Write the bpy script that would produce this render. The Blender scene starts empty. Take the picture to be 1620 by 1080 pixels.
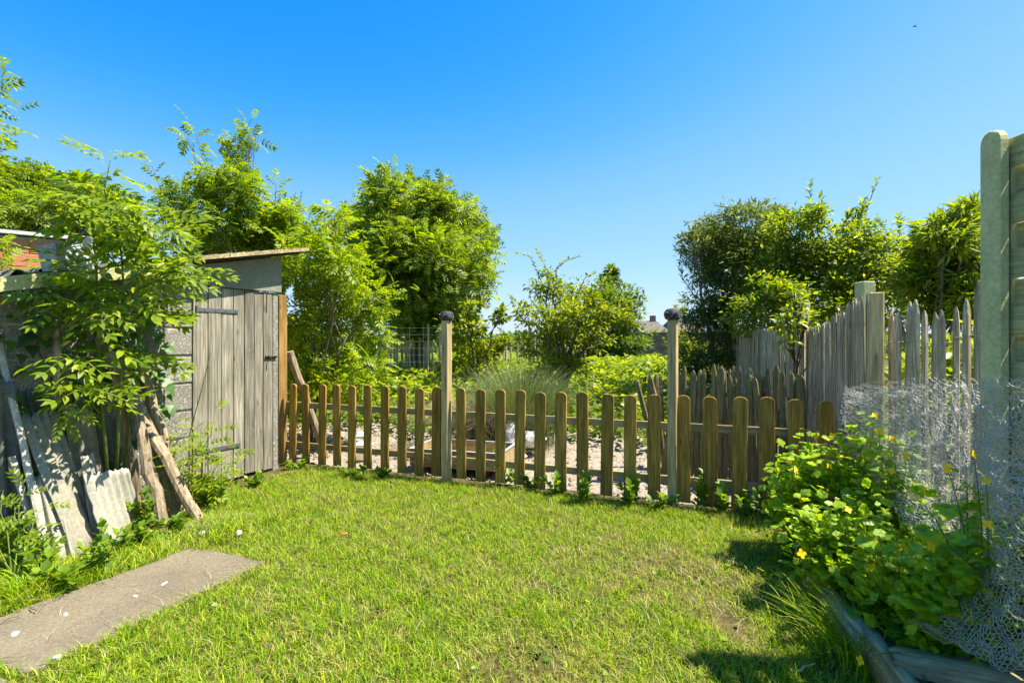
import bpy, bmesh, math, random
import numpy as np
from mathutils import Vector, Matrix
R = math.radians
random.seed(7); rng = np.random.default_rng(7)
S = bpy.context.scene
COL = S.collection
# ------------------------------------------------------------------ camera, sky, sun, exposure
CAMZ = 1.35; F = 810.0
cd = bpy.data.cameras.new('camera'); cam = bpy.data.objects.new('camera', cd); COL.objects.link(cam)
cam.location = (0, 0, CAMZ); cam.rotation_euler = (R(90), 0, 0)
cd.lens = 18; cd.sensor_width = 36; cd.clip_start = .02; cd.clip_end = 3000
S.camera = cam
SUN_AZ, SUN_EL = -4.0, 61.0            # azimuth measured from +X towards +Y
w = bpy.data.worlds.new('World'); S.world = w; w.use_nodes = True
nt = w.node_tree; nt.nodes.clear()
sky = nt.nodes.new('ShaderNodeTexSky'); sky.sky_type = 'NISHITA'; sky.sun_disc = False
sky.sun_elevation = R(SUN_EL); sky.sun_rotation = R(90 - SUN_AZ)
sky.altitude = 0; sky.air_density = 1.0; sky.dust_density = 0.4; sky.ozone_density = 3.0
pre = nt.nodes.new('ShaderNodeVectorMath'); pre.operation = 'SCALE'; pre.inputs['Scale'].default_value = .125
cv = nt.nodes.new('ShaderNodeRGBCurve')          # film response of the saturated blue sky, the same for the whole dome
for ch, pts in ((0, [(0,0),(.14,.010),(.176,.034),(.229,.085),(.365,.145),(.54,.205),(1,.32)]), (1, [(0,0),(.22,.105),(.295,.155),(.37,.20),(.55,.255),(.7,.29),(1,.37)]), (2, [(0,0),(.43,.34),(.7,.37),(1,.40)])):
    c = cv.mapping.curves[ch]; c.points[0].location = pts[0]; c.points[1].location = pts[-1]
    for p in pts[1:-1]: c.points.new(*p)
cv.mapping.update()
hs = nt.nodes.new('ShaderNodeVectorMath'); hs.operation = 'SCALE'; hs.inputs['Scale'].default_value = 6.5
nt.links.new(sky.outputs[0], pre.inputs[0]); nt.links.new(pre.outputs[0], cv.inputs['Color']); nt.links.new(cv.outputs[0], hs.inputs[0])
bg = nt.nodes.new('ShaderNodeBackground'); bg.inputs['Strength'].default_value = .15
wo = nt.nodes.new('ShaderNodeOutputWorld')
nt.links.new(hs.outputs[0], bg.inputs[0]); nt.links.new(bg.outputs[0], wo.inputs[0])
sd = bpy.data.lights.new('sun', 'SUN'); sd.energy = 4.1; sd.angle = R(.5); sd.color = (1, .93, .80)
sun = bpy.data.objects.new('sun', sd); COL.objects.link(sun)
_d = Vector((math.cos(R(SUN_EL))*math.cos(R(SUN_AZ)), math.cos(R(SUN_EL))*math.sin(R(SUN_AZ)), math.sin(R(SUN_EL))))
sun.rotation_euler = _d.to_track_quat('Z', 'Y').to_euler()
S.view_settings.view_transform = 'Standard'; S.view_settings.look = 'None'
S.view_settings.exposure = 1.7; S.view_settings.gamma = 1
S.view_settings.use_curve_mapping = False
S.cycles.max_bounces = 8; S.cycles.transmission_bounces = 4; S.cycles.diffuse_bounces = 4

# ------------------------------------------------------------------ helpers
def W(px, py, Y): return Vector(((px-810)/F*Y, Y, CAMZ-(py-540)/F*Y))          # point seen there at distance Y
def G(px, py, z=0.): Y = (CAMZ-z)*F/(py-540); return Vector(((px-810)/F*Y, Y, z))   # point on a level surface
def tag(o, label=None, cat=None, group=None, kind=None):
    if label: o['label'] = label
    if cat: o['category'] = cat
    if group: o['group'] = group
    if kind: o['kind'] = kind
    return o
def empty(name, loc, label, cat, group=None, rz=0):
    o = bpy.data.objects.new(name, None); COL.objects.link(o); o.location = loc; o.rotation_euler = (0, 0, rz)
    o.empty_display_size = .1
    return tag(o, label, cat, group)
def link(name, me, parent=None, M=None):
    o = bpy.data.objects.new(name, me); COL.objects.link(o)
    if parent: o.parent = parent
    if M is not None: o.matrix_basis = M
    return o
def T(v): return Matrix.Translation(v)
def npmesh(name, V, Fc, m=None, smooth=False, attrs=None):
    V = np.asarray(V, np.float32).reshape(-1, 3); Fc = np.asarray(Fc, np.int32)
    k = Fc.shape[1]; me = bpy.data.meshes.new(name)
    me.vertices.add(len(V)); me.vertices.foreach_set('co', V.ravel())
    me.loops.add(Fc.size); me.loops.foreach_set('vertex_index', Fc.ravel())
    me.polygons.add(len(Fc)); me.polygons.foreach_set('loop_start', np.arange(0, Fc.size, k, dtype=np.int32))
    me.update(calc_edges=True)
    if smooth: me.polygons.foreach_set('use_smooth', np.ones(len(Fc), bool))
    if attrs:
        for an, a in attrs.items():
            at = me.attributes.new(an, 'FLOAT', 'POINT'); at.data.foreach_set('value', np.asarray(a, np.float32))
    if m: me.materials.append(m)
    me.validate()
    return me
class MB:
    def __init__(s): s.v = []; s.f = []
    def add(s, vs, fs):
        b = len(s.v); s.v += [tuple(v) for v in vs]; s.f += [tuple(b+i for i in f) for f in fs]
    def box(s, c, d, M=None, taper=1.):
        x, y, z = (q/2 for q in d); c = Vector(c)
        vs = [Vector((sx*x*(taper if sz > 0 else 1), sy*y*(taper if sz > 0 else 1), sz*z)) for sz in (-1, 1) for sx, sy in ((-1,-1),(1,-1),(1,1),(-1,1))]
        if M is not None: vs = [M @ v for v in vs]
        s.add([v+c for v in vs], [(3,2,1,0),(4,5,6,7),(0,1,5,4),(1,2,6,5),(2,3,7,6),(3,0,4,7)])
    def tube(s, pts, rad, n=6, caps=True, jit=0.):
        pts = [Vector(p) for p in pts]
        if not hasattr(rad, '__len__'): rad = [rad]*len(pts)
        vs = []; fs = []; prev = None
        for i, p in enumerate(pts):
            t = (pts[min(i+1, len(pts)-1)]-pts[max(i-1, 0)]).normalized()
            a = t.orthogonal().normalized() if prev is None else (prev-t*prev.dot(t)).normalized()
            prev = a; b = t.cross(a)
            for k in range(n):
                r = rad[i]*(1+random.uniform(-jit, jit)); q = 2*math.pi*k/n
                vs.append(p+a*(math.cos(q)*r)+b*(math.sin(q)*r))
        for i in range(len(pts)-1):
            for k in range(n): fs.append((i*n+k, i*n+(k+1) % n, (i+1)*n+(k+1) % n, (i+1)*n+k))
        if caps: fs.append(tuple(range(n-1, -1, -1))); fs.append(tuple((len(pts)-1)*n+k for k in range(n)))
        s.add(vs, fs)
    def me(s, name, m=None, smooth=False, bevel=0., seg=1):
        me = bpy.data.meshes.new(name); me.from_pydata([tuple(v) for v in s.v], [], s.f)
        bm = bmesh.new(); bm.from_mesh(me)
        bmesh.ops.recalc_face_normals(bm, faces=bm.faces)
        if bevel: bmesh.ops.bevel(bm, geom=[e for e in bm.edges if e.is_manifold and e.calc_face_angle(0) > .6], offset=bevel, segments=seg, affect='EDGES', clamp_overlap=True)
        bm.to_mesh(me); bm.free()
        if smooth: me.polygons.foreach_set('use_smooth', [True]*len(me.polygons))
        if m: me.materials.append(m)
        return me
    def build(s, name, m, parent=None, smooth=False, bevel=0., M=None, seg=1):
        return link(name, s.me(name, m, smooth, bevel, seg), parent, M)

# ------------------------------------------------------------------ materials
def newmat(name):
    m = bpy.data.materials.new(name); m.use_nodes = True; t = m.node_tree; t.nodes.clear()
    out = t.nodes.new('ShaderNodeOutputMaterial')
    return m, t, out
def nd(t, typ, **kw):
    n = t.nodes.new(typ)
    for k, v in kw.items():
        if k in n.inputs.keys(): n.inputs[k].default_value = v
        else: setattr(n, k, v)
    return n
def ramp(t, fac, stops):
    r = t.nodes.new('ShaderNodeValToRGB'); e = r.color_ramp.elements
    while len(e) < len(stops): e.new(.5)
    for i, (p, c) in enumerate(stops): e[i].position = p; e[i].color = (*c, 1) if len(c) == 3 else c
    t.links.new(fac, r.inputs[0]); return r.outputs[0]
def mixc(t, fac, a, b, mode='MIX'):
    n = t.nodes.new('ShaderNodeMix'); n.data_type = 'RGBA'; n.blend_type = mode
    for s, v in ((0, fac), (6, a), (7, b)):
        if isinstance(v, bpy.types.NodeSocket): t.links.new(v, n.inputs[s])
        elif isinstance(v, (int, float)): n.inputs[s].default_value = v
        else: n.inputs[s].default_value = (*v, 1)
    return n.outputs[2]
def coords(t, scale, obj=True, rnd=True, rot=None):
    tc = t.nodes.new('ShaderNodeTexCoord'); v = tc.outputs['Object'] if obj else None
    if not obj: v = t.nodes.new('ShaderNodeNewGeometry').outputs['Position']
    if rnd:
        oi = t.nodes.new('ShaderNodeObjectInfo'); mm = nd(t, 'ShaderNodeMath', operation='MULTIPLY'); mm.inputs[1].default_value = 37.
        t.links.new(oi.outputs['Random'], mm.inputs[0]); va = nd(t, 'ShaderNodeVectorMath', operation='ADD')
        t.links.new(v, va.inputs[0]); t.links.new(mm.outputs[0], va.inputs[1]); v = va.outputs[0]
    mp = t.nodes.new('ShaderNodeMapping'); mp.inputs['Scale'].default_value = scale
    t.links.new(v, mp.inputs[0]); return mp.outputs[0]
def noise(t, vec, scale, detail=4, rough=.55, dist=0.):
    n = nd(t, 'ShaderNodeTexNoise'); n.inputs['Scale'].default_value = scale; n.inputs['Detail'].default_value = detail
    n.inputs['Roughness'].default_value = rough; n.inputs['Distortion'].default_value = dist
    t.links.new(vec, n.inputs['Vector']); return n.outputs['Fac']
def finish(t, out, col, rough=.8, bump=None, bs=.4, bd=.01, spec=.3, metal=0):
    p = t.nodes.new('ShaderNodeBsdfPrincipled'); p.inputs['Roughness'].default_value = rough
    p.inputs['Specular IOR Level'].default_value = spec; p.inputs['Metallic'].default_value = metal
    if isinstance(col, bpy.types.NodeSocket): t.links.new(col, p.inputs['Base Color'])
    else: p.inputs['Base Color'].default_value = (*col, 1)
    if bump is not None:
        b = t.nodes.new('ShaderNodeBump'); b.inputs['Strength'].default_value = bs; b.inputs['Distance'].default_value = bd
        t.links.new(bump, b.inputs['Height']); t.links.new(b.outputs[0], p.inputs['Normal'])
    t.links.new(p.outputs[0], out.inputs[0]); return p
def wood(name, c1, c2, lich=None, lth=.55, grain=(60, 60, 3), bs=.5, crack=.5):
    m, t, out = newmat(name)
    g = noise(t, coords(t, grain), 1, 6, .65, .4)
    col = ramp(t, g, [(.28, [q*.62 for q in c1]), (.45, c1), (.68, c2)])
    big = noise(t, coords(t, (9, 9, 2.5)), 1, 4)
    col = mixc(t, .55, col, ramp(t, big, [(.3, (.45, .45, .45)), (.7, (1.25, 1.22, 1.18))]), 'MULTIPLY')
    ov = t.nodes.new('ShaderNodeObjectInfo')
    col = mixc(t, .5, col, ramp(t, ov.outputs['Random'], [(0, (.62, .6, .58)), (1, (1.3, 1.28, 1.25))]), 'MULTIPLY')
    kn = nd(t, 'ShaderNodeTexVoronoi'); kn.inputs['Scale'].default_value = 1; t.links.new(coords(t, (14, 14, 3.4)), kn.inputs['Vector'])
    col = mixc(t, ramp(t, kn.outputs['Distance'], [(.05, (.8, .8, .8)), (.16, (0, 0, 0))]), col, [q*.4 for q in c1])
    if lich:
        l = noise(t, coords(t, (28, 28, 14)), 1, 6, .7)
        col = mixc(t, ramp(t, l, [(lth, (0, 0, 0)), (lth+.1, (.85, .85, .85))]), col, lich)
    finish(t, out, col, .85, g, bs, .006, .2); return m
def stone(name, c1, c2, sc=30, lich=None, lth=.6, bs=.5, bd=.01, world=False, speck=None):
    m, t, out = newmat(name); v = coords(t, (1, 1, 1), obj=not world, rnd=not world)
    g = noise(t, v, sc, 8, .7)
    col = ramp(t, g, [(.32, c1), (.66, c2)])
    col = mixc(t, .5, col, ramp(t, noise(t, v, 3, 4), [(.3, (.6, .6, .6)), (.7, (1.25, 1.25, 1.22))]), 'MULTIPLY')
    if speck:
        vo = nd(t, 'ShaderNodeTexVoronoi'); vo.inputs['Scale'].default_value = speck[1]; t.links.new(v, vo.inputs['Vector'])
        sg = noise(t, v, speck[1]*.7, 3)
        col = mixc(t, ramp(t, sg, [(speck[2], (0, 0, 0)), (speck[2]+.05, (1, 1, 1))]), col, speck[0])
    if lich:
        l = noise(t, v, 9, 7, .7)
        col = mixc(t, ramp(t, l, [(lth, (0, 0, 0)), (lth+.08, (.8, .8, .8))]), col, lich)
    finish(t, out, col, .9, g, bs, bd, .2); return m
def leafm(name, cols, trans=.4, tcol=None, rough=.45, spec=.45, patch=0.):
    """cols: darkest .. lightest leaf colour, picked leaf by leaf"""
    m, t, out = newmat(name)
    ge = t.nodes.new('ShaderNodeNewGeometry'); oi = t.nodes.new('ShaderNodeObjectInfo')
    a = nd(t, 'ShaderNodeMath', operation='ADD'); t.links.new(ge.outputs['Random Per Island'], a.inputs[0]); t.links.new(oi.outputs['Random'], a.inputs[1])
    f = nd(t, 'ShaderNodeMath', operation='FRACT'); t.links.new(a.outputs[0], f.inputs[0])
    col = ramp(t, f.outputs[0], [(i/(len(cols)-1), c) for i, c in enumerate(cols)])
    n = noise(t, coords(t, (1, 1, 1), obj=False, rnd=False), 1.6, 3)
    col = mixc(t, .6, col, ramp(t, n, [(.32, (.66, .72, .7)), (.68, (1.35, 1.25, 1.0))]), 'MULTIPLY')
    p = t.nodes.new('ShaderNodeBsdfPrincipled'); p.inputs['Roughness'].default_value = rough; p.inputs['Specular IOR Level'].default_value = spec
    t.links.new(col, p.inputs['Base Color'])
    tr = t.nodes.new('ShaderNodeBsdfTranslucent')
    tc = mixc(t, 1., col, tcol or (1.65, 1.6, .35), 'MULTIPLY'); t.links.new(tc, tr.inputs[0])
    mx = t.nodes.new('ShaderNodeMixShader'); mx.inputs[0].default_value = trans
    t.links.new(p.outputs[0], mx.inputs[1]); t.links.new(tr.outputs[0], mx.inputs[2]); t.links.new(mx.outputs[0], out.inputs[0])
    return m
M_picket = wood('picket_wood', (.27, .155, .026), (.52, .32, .07), (.13, .12, .03), .62)
M_rail = wood('rail_wood', (.26, .2, .09), (.42, .34, .17), grain=(3, 60, 60))
M_post = wood('post_wood', (.42, .31, .14), (.64, .5, .27), (.25, .22, .07), .66)
M_brown = wood('brown_post_wood', (.28, .165, .05), (.44, .28, .10))
M_grey = wood('door_wood', (.21, .19, .145), (.42, .39, .315), (.24, .24, .12), .6, grain=(70, 70, 2.5), bs=.7)
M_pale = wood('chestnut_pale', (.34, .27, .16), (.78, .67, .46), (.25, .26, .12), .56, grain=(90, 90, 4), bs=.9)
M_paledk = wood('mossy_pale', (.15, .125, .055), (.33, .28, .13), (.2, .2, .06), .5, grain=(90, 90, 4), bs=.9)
M_log = wood('weathered_log', (.25, .19, .12), (.47, .38, .26), (.3, .29, .16), .62, grain=(50, 50, 3), bs=1.)
M_pole = wood('pale_pole', (.42, .38, .31), (.66, .62, .53), (.3, .3, .2), .62, grain=(70, 70, 4))
M_dark = wood('dark_wood', (.05, .04, .03), (.12, .1, .07))
M_timber = wood('old_timber', (.3, .225, .11), (.56, .45, .26), (.2, .21, .12), .58, grain=(4, 50, 50), bs=1.)
M_slat = wood('panel_slat', (.4, .39, .18), (.62, .6, .32), (.24, .27, .12), .55, grain=(4, 60, 60), bs=.7)
M_panelbat = wood('panel_batten', (.4, .39, .18), (.55, .54, .28), (.24, .26, .12), .55)
M_twig = wood('bark', (.13, .11, .07), (.26, .22, .15), grain=(40, 40, 8))
M_green = wood('green_stem', (.12, .18, .03), (.2, .27, .06), grain=(40, 40, 8))
M_conc = stone('mossy_concrete', (.42, .41, .15), (.66, .63, .34), 60, (.36, .33, .06), .63, .5)
M_block = stone('concrete_block', (.1, .095, .08), (.42, .39, .33), 75, (.22, .23, .13), .62, 1., .012, speck=((.5, .47, .4), 60, .6))
M_mortar = stone('mortar', (.34, .32, .27), (.5, .47, .4), 50)
M_lintel = stone('lintel_board', (.17, .17, .12), (.3, .3, .22), 50, (.25, .27, .15), .6)
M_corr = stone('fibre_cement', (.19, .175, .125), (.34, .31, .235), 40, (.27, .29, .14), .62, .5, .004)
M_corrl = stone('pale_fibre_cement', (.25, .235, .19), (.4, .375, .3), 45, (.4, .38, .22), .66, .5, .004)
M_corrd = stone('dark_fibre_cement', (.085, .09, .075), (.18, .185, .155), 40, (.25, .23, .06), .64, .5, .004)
M_path = stone('path_concrete', (.11, .09, .056), (.235, .197, .137), 90, (.22, .16, .04), .6, .8, .008, True)
M_brick = stone('orange_brick', (.46, .16, .075), (.62, .27, .14), 40, (.7, .5, .4), .7)
M_brickd = stone('far_brick', (.13, .09, .07), (.22, .16, .12), 5)
M_tile = stone('roof_tile', (.1, .085, .07), (.17, .145, .125), 8)
M_white = stone('white_stone', (.5, .49, .46), (.8, .79, .76), 30, (.3, .3, .22), .66, .6)
M_zinc = stone('zinc', (.25, .27, .25), (.42, .44, .42), 12)
M_terra = stone('terracotta', (.5, .16, .05), (.62, .24, .09), 30)
m, t, out = newmat('wire'); finish(t, out, (.64, .62, .55), .5, metal=.1, spec=.4); M_wire = m
m, t, out = newmat('rusty_wire'); finish(t, out, (.2, .17, .14), .7, metal=.3); M_rwire = m
m, t, out = newmat('hinge_steel'); finish(t, out, (.16, .18, .18), .5, metal=.6); M_steel = m
m, t, out = newmat('black_rubber')
v = coords(t, (1, 1, 1)); g = noise(t, v, 90, 3)
finish(t, out, ramp(t, g, [(.5, (.025, .024, .02)), (.62, (.06, .055, .045))]), .6, g, .8, .01); M_cap = m
m, t, out = newmat('petal'); finish(t, out, (.95, .56, .004), .5); M_petal = m
m, t, out = newmat('bloom'); finish(t, out, (.55, .25, .12), .7); M_bloom = m
m, t, out = newmat('bird_plumage'); finish(t, out, (.03, .03, .03), .7); M_bird = m
m, t, out = newmat('window_glass'); finish(t, out, (.04, .05, .06), .08, spec=.6); M_glass = m
# leaves
L_ashy = leafm('young_ash_leaf', [(.14,.24,.006),(.22,.31,.008),(.34,.4,.012)], .5)
L_ash = leafm('ash_leaf', [(.1,.18,.010),(.17,.26,.012),(.28,.34,.016)], .52)
L_ashd = leafm('tree_ash_leaf', [(.10,.17,.02),(.17,.25,.026),(.29,.36,.04)], .5)
L_apple = leafm('apple_leaf', [(.11,.16,.012),(.18,.24,.015),(.3,.33,.02)], .5)
L_dark = leafm('dark_leaf', [(.06,.11,.018),(.1,.16,.022),(.17,.23,.03)], .45)
L_willow = leafm('narrow_dark_leaf', [(.06,.10,.025),(.1,.15,.035),(.19,.25,.06)], .45, (1.6, 1.4, .6))
L_mid = leafm('privet_leaf', [(.09,.15,.012),(.16,.23,.016),(.3,.35,.02)], .5)
L_ivy = leafm('ivy_leaf', [(.035,.09,.012),(.06,.14,.015),(.09,.18,.02)], .3)
L_nettle = leafm('nettle_leaf', [(.13,.2,.008),(.21,.29,.012),(.34,.4,.016)], .5)
L_weed = leafm('weed_leaf', [(.09,.17,.012),(.14,.24,.016),(.22,.33,.02)], .45)
L_cel = leafm('celandine_leaf', [(.17,.31,.010),(.28,.44,.012),(.46,.56,.016)], .55, (1.6, 1.5, .4))
L_yellow = leafm('golden_leaf', [(.18, .26, .02), (.26, .33, .03), (.36, .38, .04)], .45)
L_reed = leafm('tuft_blade', [(.07, .12, .03), (.13, .19, .05), (.27, .31, .13)], .25, (1.3, 1.2, .7))
L_straw = leafm('straw', [(.25, .2, .12), (.42, .36, .24)], .2, (1, 1, .8))
# grass blade: green to straw driven by an attribute
m, t, out = newmat('lawn_blade')
at = nd(t, 'ShaderNodeAttribute'); at.attribute_name = 'dry'
ge = t.nodes.new('ShaderNodeNewGeometry')
col = ramp(t, ge.outputs['Random Per Island'], [(0, (.026, .085, .002)), (.25, (.11, .24, .003)), (.65, (.27, .42, .004)), (1, (.56, .60, .04))])
col = mixc(t, at.outputs['Fac'], col, (.46, .37, .15))
p = t.nodes.new('ShaderNodeBsdfPrincipled'); p.inputs['Roughness'].default_value = .5; p.inputs['Specular IOR Level'].default_value = .2
tr = t.nodes.new('ShaderNodeBsdfTranslucent'); mx = t.nodes.new('ShaderNodeMixShader'); mx.inputs[0].default_value = .38
t.links.new(col, p.inputs['Base Color']); t.links.new(mixc(t, 1., col, (1.5, 1.4, .5), 'MULTIPLY'), tr.inputs[0])
t.links.new(p.outputs[0], mx.inputs[1]); t.links.new(tr.outputs[0], mx.inputs[2]); t.links.new(mx.outputs[0], out.inputs[0]); M_blade = m
# soil types
def soil(name, c1, c2, c3, s=14, bd=.03):
    m, t, out = newmat(name); v = coords(t, (1, 1, 1), obj=False, rnd=False)
    g = noise(t, v, s, 9, .68); g2 = noise(t, v, s*.12, 4)
    col = mixc(t, ramp(t, g2, [(.4, (0, 0, 0)), (.6, (1, 1, 1))]), ramp(t, g, [(.3, c1), (.65, c2)]), ramp(t, g, [(.35, c1), (.7, c3)]))
    finish(t, out, col, .95, g, .9, bd, .1); return m
M_ground = soil('field_soil', (.05, .06, .02), (.1, .11, .03), (.09, .12, .03), 3)
M_lawn = soil('lawn_soil', (.035, .03, .01), (.16, .13, .055), (.10, .095, .025), 30, .015)
M_sand = soil('sandy_earth', (.185, .155, .11), (.36, .31, .235), (.41, .36, .285), 22, .03)
M_bed = soil('bed_soil', (.04, .03, .02), (.1, .08, .05), (.1, .09, .04), 30)

# ------------------------------------------------------------------ leaf templates (leaf along +Y, face up +Z, unit length)
def t_simple(wd=.5, fold=.08, seg=2):
    if seg == 1: return np.array([(0,0,0),(-wd/2,.45,fold),(0,1,-.08),(wd/2,.45,fold)], float), np.array([(0,2,1),(0,3,2)])
    v = [(0,0,0),(-wd*.42,.28,fold),(-wd*.45,.6,fold*.6),(0,1,-.12),(wd*.45,.6,fold*.6),(wd*.42,.28,fold),(0,.45,0)]
    return np.array(v, float), np.array([(0,6,1),(1,6,2),(2,6,3),(3,6,4),(4,6,5),(5,6,0)])
def t_pinnate(pairs=4, lw=.36, seg=1, ll=.36, droop=.25):
    lv, lf = t_simple(lw, .06, seg); V = []; Fc = []
    def put(org, ang, s, tilt=0):
        c, sn = math.cos(ang), math.sin(ang); b = sum(len(q) for q in V)
        p = lv*s; q = np.stack([p[:,0]*c+p[:,1]*sn, -p[:,0]*sn+p[:,1]*c, p[:,2]-tilt*p[:,1]], 1)+np.array(org)
        V.append(q); Fc.append(lf+b)
    zz = lambda y: -droop*y*y
    for i in range(pairs):
        y = .22+.6*i/(pairs-1); s = ll*(1-.1*abs(i-pairs*.5))
        for sg in (-1, 1): put((0, y, zz(y)), sg*R(62-6*i), s, .18)
    put((0, .78, zz(.8)), 0, ll*.95, .3)
    b = sum(len(q) for q in V); r = .008
    V.append(np.array([(-r,0,0),(r,0,0),(r,.45,zz(.45)),(-r,.45,zz(.45)),(r,.85,zz(.85)),(-r,.85,zz(.85))])); Fc.append(np.array([(0,1,2),(0,2,3),(3,2,4),(3,4,5)])+b)
    return np.concatenate(V), np.concatenate(Fc)
def t_lobed(n=3):
    """celandine-like leaf: scalloped lobes in pairs and a broad end lobe"""
    V = []; Fc = []
    def lobe(o, ang, s):
        b = len(V); V.append((o[0], o[1], o[2]))
        k = 9
        for i in range(k):
            a = -1.9+3.8*i/(k-1); r = s*(.5+.5*math.cos(a*.62))*(1.12 if i % 2 == 0 else .86)
            x = math.sin(a)*r*.8; y = (.45*s+math.cos(a)*r*.62)
            c, sn = math.cos(ang), math.sin(ang)
            V.append((o[0]+x*c+y*sn, o[1]-x*sn+y*c, o[2]-.12*s*abs(a)/1.9+.05*math.sin(a*3)*s))
        for i in range(k-1): Fc.append((b, b+1+i, b+2+i))
    for i in range(n-1):
        y = .32+.26*i
        for sg in (-1, 1): lobe((0, y, -.05*y), sg*R(70-10*i), .34)
    lobe((0, .55, -.05), 0, .5)
    b = len(V); r = .012; V += [(-r,0,0),(r,0,0),(r,.6,-.03),(-r,.6,-.03)]; Fc += [(b,b+1,b+2),(b,b+2,b+3)]
    return np.array(V, float), np.array(Fc)
TS1 = t_simple(.5, .08, 1); TS2 = t_simple(.5); TSN = t_simple(.24, .03, 1); TSW = t_simple(.75, .1)
TP1 = t_pinnate(4, .4, 1); TP2 = t_pinnate(4, .42, 2, .34, .3); TL = t_lobed()
TIVY = (np.array([(0,0,0),(-.45,.1,.04),(-.25,.45,.05),(0,1,-.05),(.25,.45,.05),(.45,.1,.04),(0,.35,0)], float), np.array([(0,6,1),(1,6,2),(2,6,3),(3,6,4),(4,6,5),(5,6,0)]))
def unit(a): return a/np.maximum(np.linalg.norm(a, axis=1, keepdims=True), 1e-6)
def cloud(tmpl, pos, dirs, nrm, size):
    tv, tf = tmpl; n = len(pos); d = unit(dirs)
    x = unit(np.cross(d, nrm)); z = np.cross(x, d)
    V = (tv[None,:,0:1]*x[:,None]+tv[None,:,1:2]*d[:,None]+tv[None,:,2:3]*z[:,None])*size[:,None,None]+pos[:,None]
    Fc = (tf[None]+(np.arange(n)*len(tv))[:,None,None])
    return V.reshape(-1, 3), Fc.reshape(-1, tf.shape[1])
def crown(blobs, n, tmpl, size, clumps=14, spread=.3, outw=.8, up=.3, flat=.8, hollow=.55):
    """blobs: (centre Vector, radius); leaves gathered in clumps through the shell of each blob"""
    P = []; D = []; C = []
    vol = np.array([r**2.2 for _, r in blobs]); vol /= vol.sum()
    for (c, r), wgt in zip(blobs, vol):
        k = max(4, int(clumps*len(blobs)*wgt)); cc = rng.normal(size=(k, 3)); cc = unit(cc)*(hollow+(1-hollow)*rng.random((k, 1))**.6)*r*np.array([1, 1, flat])
        m = max(8, int(n*wgt)); idx = rng.integers(0, k, m); off = np.clip(rng.normal(size=(m, 3)), -1.75, 1.75)*spread*r*(.5+.8*rng.random((m, 1)))
        off[:, 2] *= .6
        p = cc[idx]+off; P.append(p+np.array(c)); D.append(unit(cc[idx])*.5+unit(off)*.8); C.append((np.array(c), cc+np.array(c)))
    P = np.concatenate(P); D = np.concatenate(D)
    D = D*outw+rng.normal(size=P.shape)*.45+np.array([0, 0, -.05])
    N = rng.normal(size=P.shape)*.45+np.array([0, 0, 1.])+D*up
    sz = rng.uniform(size[0], size[1], len(P))
    return cloud(tmpl, P, D, N, sz), C
def curve_pts(a, b, sag, n=5, jit=.05):
    a, b = Vector(a), Vector(b); L = (b-a).length
    return [a.lerp(b, i/n)+Vector((0, 0, 1))*sag*L*math.sin(math.pi*i/n)+Vector([random.uniform(-jit, jit)*L*(0 < i < n) for _ in range(3)]) for i in range(n+1)]
def tree(name, base, blobs, n, tmpl, size, leafmat, label, cat, trunk_r=.06, stems=1, clumps=14, spread=.3, bark=None, twig_r=.012, group=None, hollow=.55, stemspread=.1, flat=.8, extra=None):
    e = empty(name, base, label, cat, group); inv = T(-Vector(base))
    (V, Fc), C = crown(blobs, n, tmpl, size, clumps, spread, hollow=hollow, flat=flat)
    if extra is not None: (V2, F2), exm = extra; Fc = np.concatenate([Fc, F2+len(V)]); V = np.concatenate([V, V2]); tag(exm.build('shoots', bark or M_twig, e, True, M=inv), kind='stuff')
    me = npmesh('crown', V-np.array(base), Fc, leafmat); link('crown', me, e)
    tm = MB(); b = Vector(base); mid = sum((Vector(c) for c, _ in blobs), Vector())/len(blobs)
    tops = []
    for s in range(stems):
        bs = b+Vector((random.uniform(-1, 1), random.uniform(-1, 1), 0))*stemspread
        tp = bs.lerp(mid, .75)+Vector((random.uniform(-1, 1), random.uniform(-1, 1), 0))*stemspread*2
        pts = curve_pts(bs-Vector((0, 0, .05)), tp, 0, 6, .02); tm.tube(pts, [trunk_r*(1-.6*i/6) for i in range(7)], 8, jit=.06); tops.append(pts)
    tw = MB()
    for (c, r), (cc, subs) in zip(blobs, C):
        pts = min(tops, key=lambda p: (p[-1]-Vector(c)).length); st = pts[random.choice((3, 4, 5))]
        q = curve_pts(st, c, .06, 5, .05); rr = trunk_r*.42; tw.tube(q, [rr*(1-.75*i/5)+.003 for i in range(6)], 5)
        for sc in subs[:10]:
            if random.random() < .8: tw.tube(curve_pts(q[random.choice((3, 4, 5))], Vector(sc), .03, 3, .06), [twig_r, twig_r*.7, twig_r*.5, twig_r*.25], 3, False)
    tm.build('trunk', bark or M_twig, e, True, M=inv); tw.build('branches', bark or M_twig, e, True, M=inv)
    return e
def blobpx(lst, Y, dj=.5, q=1.): return [(W(x, y, Y+random.uniform(-dj, dj)), r/F*Y*q) for x, y, r in lst]
def stem_leaves(pts, n, size, spread=1., t0=.15):
    """leaves set along a shoot"""
    P = []; D = []
    for i in range(n):
        u = t0+(1-t0)*i/max(1, n-1); k = u*(len(pts)-1); j = min(int(k), len(pts)-2); p = pts[j].lerp(pts[j+1], k-j)
        a = i*2.4+random.random(); ax = (pts[j+1]-pts[j]).normalized()
        P.append(p); D.append(Vector((math.cos(a), math.sin(a), 0))*spread+ax*(.5+.8*u))
    P = np.array(P); D = np.array(D); return P, D, rng.uniform(size[0], size[1], n)
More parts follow.
